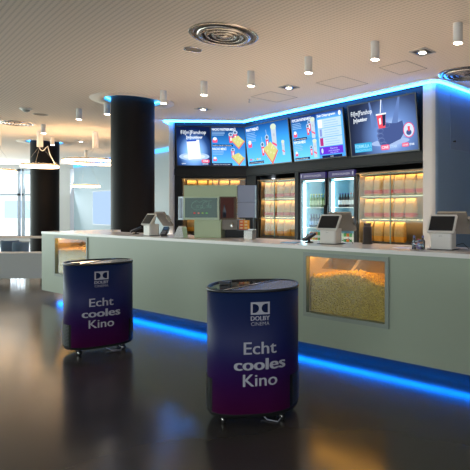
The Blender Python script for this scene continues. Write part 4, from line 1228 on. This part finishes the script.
# round swirl diffusers
for x, y, lb in ((-1.652, 5.681, 'large round ceiling air diffuser nearest the viewer'), (1.50, 7.311, 'round ceiling air diffuser above the return wall, at the right edge'), (-8.247, 11.428, 'round ceiling air diffuser at the left edge')):
    t = thing('air_diffuser', lb, 'air diffuser', (x, y, ZC), 0, 'round ceiling air diffusers')
    RG = mat('diffuser_metal', (0.55, 0.50, 0.44), 0.22, 0.75)
    q = MB(); q.lathe([(0.395, -0.001), (0.385, -0.010), (0.355, -0.014), (0.335, -0.004)], RG, 64, cap=False); q.build('outer_rim', t)
    q = MB(); q.lathe([(0.334, -0.0025), (0.0, -0.0026)], mat('diffuser_dark', (0.06, 0.05, 0.045), 0.5), 64, cap=False); q.build('back_plate', t)
    for k, r0 in enumerate((0.30, 0.225, 0.145)):
        q = MB(); q.lathe([(r0, -0.004), (r0 + 0.008, -0.020), (r0 - 0.045, -0.036), (r0 - 0.055, -0.030), (r0 - 0.02, -0.004)], RG, 64, cap=False); q.build('cone_ring', t)
    q = MB(); q.lathe([(0.075, -0.004), (0.080, -0.026), (0.0, -0.034)], RG, 48, cap=False); q.build('centre_disc', t)
# ceiling speaker discs
for x, y, r0, lb in ((-2.203, 6.195, 0.112, 'small round ceiling speaker beside the large air diffuser'), (-6.95, 10.39, 0.15, 'flat round ceiling disc near the smoke detector')):
    t = thing('ceiling_speaker', lb, 'speaker', (x, y, ZC))
    q = MB(); q.lathe([(r0, -0.001), (r0 - 0.004, -0.007), (r0 - 0.014, -0.007), (r0 - 0.018, -0.003)], CHROME if r0 < 0.12 else mat('pale_ring', (0.7, 0.66, 0.6), 0.4), 40, cap=False); q.build('rim', t)
    q = MB(); q.lathe([(r0 - 0.017, -0.0035), (0, -0.0036)], mat('speaker_grille', (0.22, 0.18, 0.145) if r0 < 0.12 else (0.6, 0.54, 0.47), 0.7), 40, cap=False); q.build('grille', t)
t = thing('smoke_detector', 'small domed smoke detector on the ceiling at the left', 'smoke detector', (-6.85, 9.80, ZC))
q = MB(); q.lathe([(0.11, -0.001), (0.105, -0.02), (0.07, -0.03)], mat('detector_white', (0.75, 0.72, 0.66), 0.4), 32, cap=False); q.build('base', t)
q = MB(); q.lathe([(0.07, -0.030), (0.06, -0.055), (0.03, -0.07), (0, -0.072)], mat('detector_dark', (0.30, 0.32, 0.28), 0.3), 32, cap=False); q.build('dome', t)
t = thing('sprinkler', 'tiny sprinkler head hanging from the ceiling above the screens', 'sprinkler', (-2.154, 9.006, ZC))
q = MB(); q.lathe([(0.022, 0), (0.012, -0.012), (0.007, -0.03), (0.007, -0.042)], CHROME, 16, cap=False); q.build('body', t)
q = MB(); q.lathe([(0.0, -0.044), (0.02, -0.044), (0.02, -0.047), (0, -0.047)], DARK, 16); q.build('deflector', t)
# recessed square downlights
for x, y, lb in ((0.744, 6.273, 'nearest recessed square downlight, right of the second cylinder spotlight'), (-1.267, 8.083, 'recessed square downlight left of the middle cylinder spotlight'),
                 (-3.278, 9.815, 'recessed square downlight above the leftmost menu screen'), (-8.438, 14.409, 'far recessed square downlight at the left beyond the near column')):
    t = thing('recessed_downlight', lb, 'downlight', (x, y, ZC), R(MA), 'recessed square downlights')
    q = MB(); s = 0.125
    for a in ((-s, s, -s, -s + 0.02), (-s, s, s - 0.02, s), (-s, -s + 0.02, -s + 0.02, s - 0.02), (s - 0.02, s, -s + 0.02, s - 0.02)):
        q.box(a[0], a[1], a[2], a[3], -0.012, -0.001, mat('downlight_frame', (0.45, 0.42, 0.38), 0.4))
    q.build('frame', t)
    q = MB(); q.box(-s + 0.021, s - 0.021, -s + 0.021, s - 0.021, -0.004, -0.001, mat('downlight_recess', (0.05, 0.045, 0.04), 0.4)); q.build('recess', t)
    q = MB(); q.lathe([(0.060, -0.005), (0.068, -0.018), (0.050, -0.022), (0.046, -0.012)], CHROME, 32, cap=False); q.build('gimbal_ring', t)
    q = MB(); q.lathe([(0.043, -0.012), (0.043, -0.020), (0.0, -0.0205)], LAMP, 24); q.build('lamp', t)
    spot(t, -0.03, 26)
# access hatches in the ceiling, drawn by a narrow shadow gap
def hatch(x, y, s, lb):
    GP = mat('shadow_gap', (0.28, 0.24, 0.20), 0.8)
    q = MB()
    for a in ((-s, s, -s, -s + 0.008), (-s, s, s - 0.008, s), (-s, -s + 0.008, -s, s), (s - 0.008, s, -s, s)):
        q.box(a[0], a[1], a[2], a[3], -0.003, -0.0005, GP)
    tag(q.build('access_hatch', loc=(x, y, ZC), rz=R(MA)), lb, 'hatch', 'ceiling access hatches')
hatch(-0.37, 7.84, 0.30, 'square ceiling access hatch left of the second cylinder spotlight from the right')
hatch(0.55, 7.00, 0.25, 'square ceiling access hatch right of the second cylinder spotlight from the right')
hatch(-1.65, 8.80, 0.30, 'square ceiling access hatch beside the sprinkler')

# ------------------------------------------------------------------ hanging ring lamps
def ring_lamp(x, y, z, r, lb, cyl=(0.07, 0.41)):
    t = thing('ring_lamp', lb, 'pendant lamp', (x, y, z), 0, 'hanging ring lamps')
    q = MB(); q.lathe([(r, 0), (r, 0.035), (r - 0.09, 0.035), (r - 0.09, 0.0)], mat('ring_housing', (0.50, 0.40, 0.30), 0.4), 64, cap=False); q.build('ring_housing', t)
    q = MB(); q.lathe([(r - 0.001, -0.001), (r - 0.001, -0.045), (r - 0.089, -0.045), (r - 0.089, -0.001)], glow((1.0, 0.64, 0.34), 9), 64, cap=False)
    q.lathe([(r - 0.004, 0.036), (r - 0.086, 0.036)], glow((1.0, 0.64, 0.34), 9), 64, cap=False); q.build('diffuser', t)
    h = ZC - z
    q = MB(); q.lathe([(cyl[0], h - 0.0005), (cyl[0], h - cyl[1]), (0.0, h - cyl[1])], mat('white_canister', (0.72, 0.68, 0.62), 0.5), 28, cap=False); q.build('canopy', t)
    for k in range(3):
        a = R(20 + 120 * k)
        q = MB(); q.tube([(0.03 * math.cos(a), 0.03 * math.sin(a), h - cyl[1]), ((r - 0.025) * math.cos(a), (r - 0.025) * math.sin(a), 0.035)], 0.0022, mat('thin_wire', (0.4, 0.37, 0.33), 0.4), 6); q.build('wire', t)
    return t, h
t, h = ring_lamp(-8.434, 12.585, 2.55, 0.42, 'hanging ring lamp with a looped cable before the far column')
q = MB(); pts = [(0, 0, h - 0.41)] + [(0.02 + 0.16 * k / 10, -0.05, h - 0.45 - 0.07 * math.sin(PI * k / 10)) for k in range(11)] + [(0.24, -0.06, h - 0.40), (0.28, -0.04, 0.30), (0.39, 0, 0.036)]
q.tube(pts, 0.011, mat('white_canister', (0.8, 0.8, 0.8)), 8); q.build('cable', t)
ring_lamp(-7.083, 12.747, 2.675, 0.76, 'largest hanging ring lamp, left of the near column')
ring_lamp(-9.533, 16.571, 2.23, 0.43, 'smallest low hanging ring lamp between the two columns', (0.05, 0.30))
ring_lamp(-9.55, 12.6, 2.42, 0.42, 'hanging ring lamp cut by the left edge, before the windows')
ring_lamp(-13.1, 16.4, 2.15, 0.43, 'far low ring lamp at the left edge, before the windows', (0.05, 0.30))

# ------------------------------------------------------------------ lounge at the left
t = thing('low_partition', 'low white-grey lounge partition on short feet left of the counter', 'partition', (-7.1, 9.05, 0))
q = MB(); q.box(-3.4, 1.3, 0, 0.40, 0.12, 0.59, mat('partition_laminate', (0.33, 0.34, 0.34), 0.5)); q.build('body', t, bevel=0.01)
for k in range(8):
    q = MB(); q.box(-3.3 + k * 0.575, -3.22 + k * 0.575, 0.05, 0.35, 0, 0.12, CHROME); q.build('foot', t)
t = thing('handrail', 'pale handrail above the low partition by the windows', 'handrail', (-7.1, 9.6, 0))
q = MB(); q.rbox(-3.4, 1.3, -0.03, 0.03, 0.84, 0.885, mat('pale_wood_rail', (0.62, 0.52, 0.46), 0.4), 0.012, 3, None, 'x'); q.build('rail', t)
for k in range(4):
    q = MB(); q.tube([(-3.2 + k * 1.45, 0, 0), (-3.2 + k * 1.45, 0, 0.845)], 0.015, CHROME, 10); q.build('post', t)
def armchair(x, y, rz, lb):
    t = thing('armchair', lb, 'armchair', (x, y, 0), rz, 'lounge armchairs')
    t.scale = (0.45, 0.45, 1.0)
    F = mat('slate_blue_fabric', (0.07, 0.11, 0.16), 0.9, bump=0.2)
    def arc(r0, z, a0=-20, a1=200):
        return [(r0 * math.cos(R(a0 + (a1 - a0) * k / 20)), r0 * math.sin(R(a0 + (a1 - a0) * k / 20)), z) for k in range(21)]
    q = MB(); rings = []
    for r0, z in ((0.33, 0.30), (0.36, 0.42), (0.38, 0.68), (0.36, 0.735), (0.31, 0.735), (0.28, 0.68), (0.27, 0.40)):
        rings.append(arc(r0, z))
    v = [p for r_ in rings for p in r_]; f = []
    for i in range(len(rings)):
        j = (i + 1) % len(rings)
        for k in range(20):
            f.append((i * 21 + k, i * 21 + k + 1, j * 21 + k + 1, j * 21 + k))
    f.append(tuple(i * 21 for i in range(7))); f.append(tuple(i * 21 + 20 for i in range(7)))
    q.add(v, f, F, True); q.build('backrest', t)
    q = MB(); q.lathe([(0.0, 0.28), (0.27, 0.28), (0.29, 0.32), (0.28, 0.41), (0.24, 0.44), (0.0, 0.45)], F, 32); q.build('seat', t)
    for a in (45, 135, 225, 315):
        q = MB(); q.tube([(0.18 * math.cos(R(a)), 0.18 * math.sin(R(a)), 0.29), (0.25 * math.cos(R(a)), 0.25 * math.sin(R(a)), 0)], 0.014, RUBBER, 8); q.build('leg', t)
armchair(-7.76, 10.6, R(200), 'left slate blue armchair behind the low partition')
armchair(-7.14, 10.1, R(150), 'right slate blue armchair behind the low partition')
# pale wall display on the far wall
t = thing('wall_display', 'large pale blue display panel on the far lobby wall, left of the near column', 'display panel', fr((-13.2, 22.0), MA, 4.1, -0.03, 1.40), R(MA))
q = MB(); q.box(-1.6, 1.6, -0.03, 0.025, -0.62, 0.80, mat('pale_display_frame', (0.35, 0.40, 0.45), 0.4)); q.build('frame', t)
q = MB(); q.box(-1.55, 1.55, -0.034, -0.0302, -0.57, 0.75, glow((0.42, 0.58, 0.80), 0.75)); q.build('display', t)
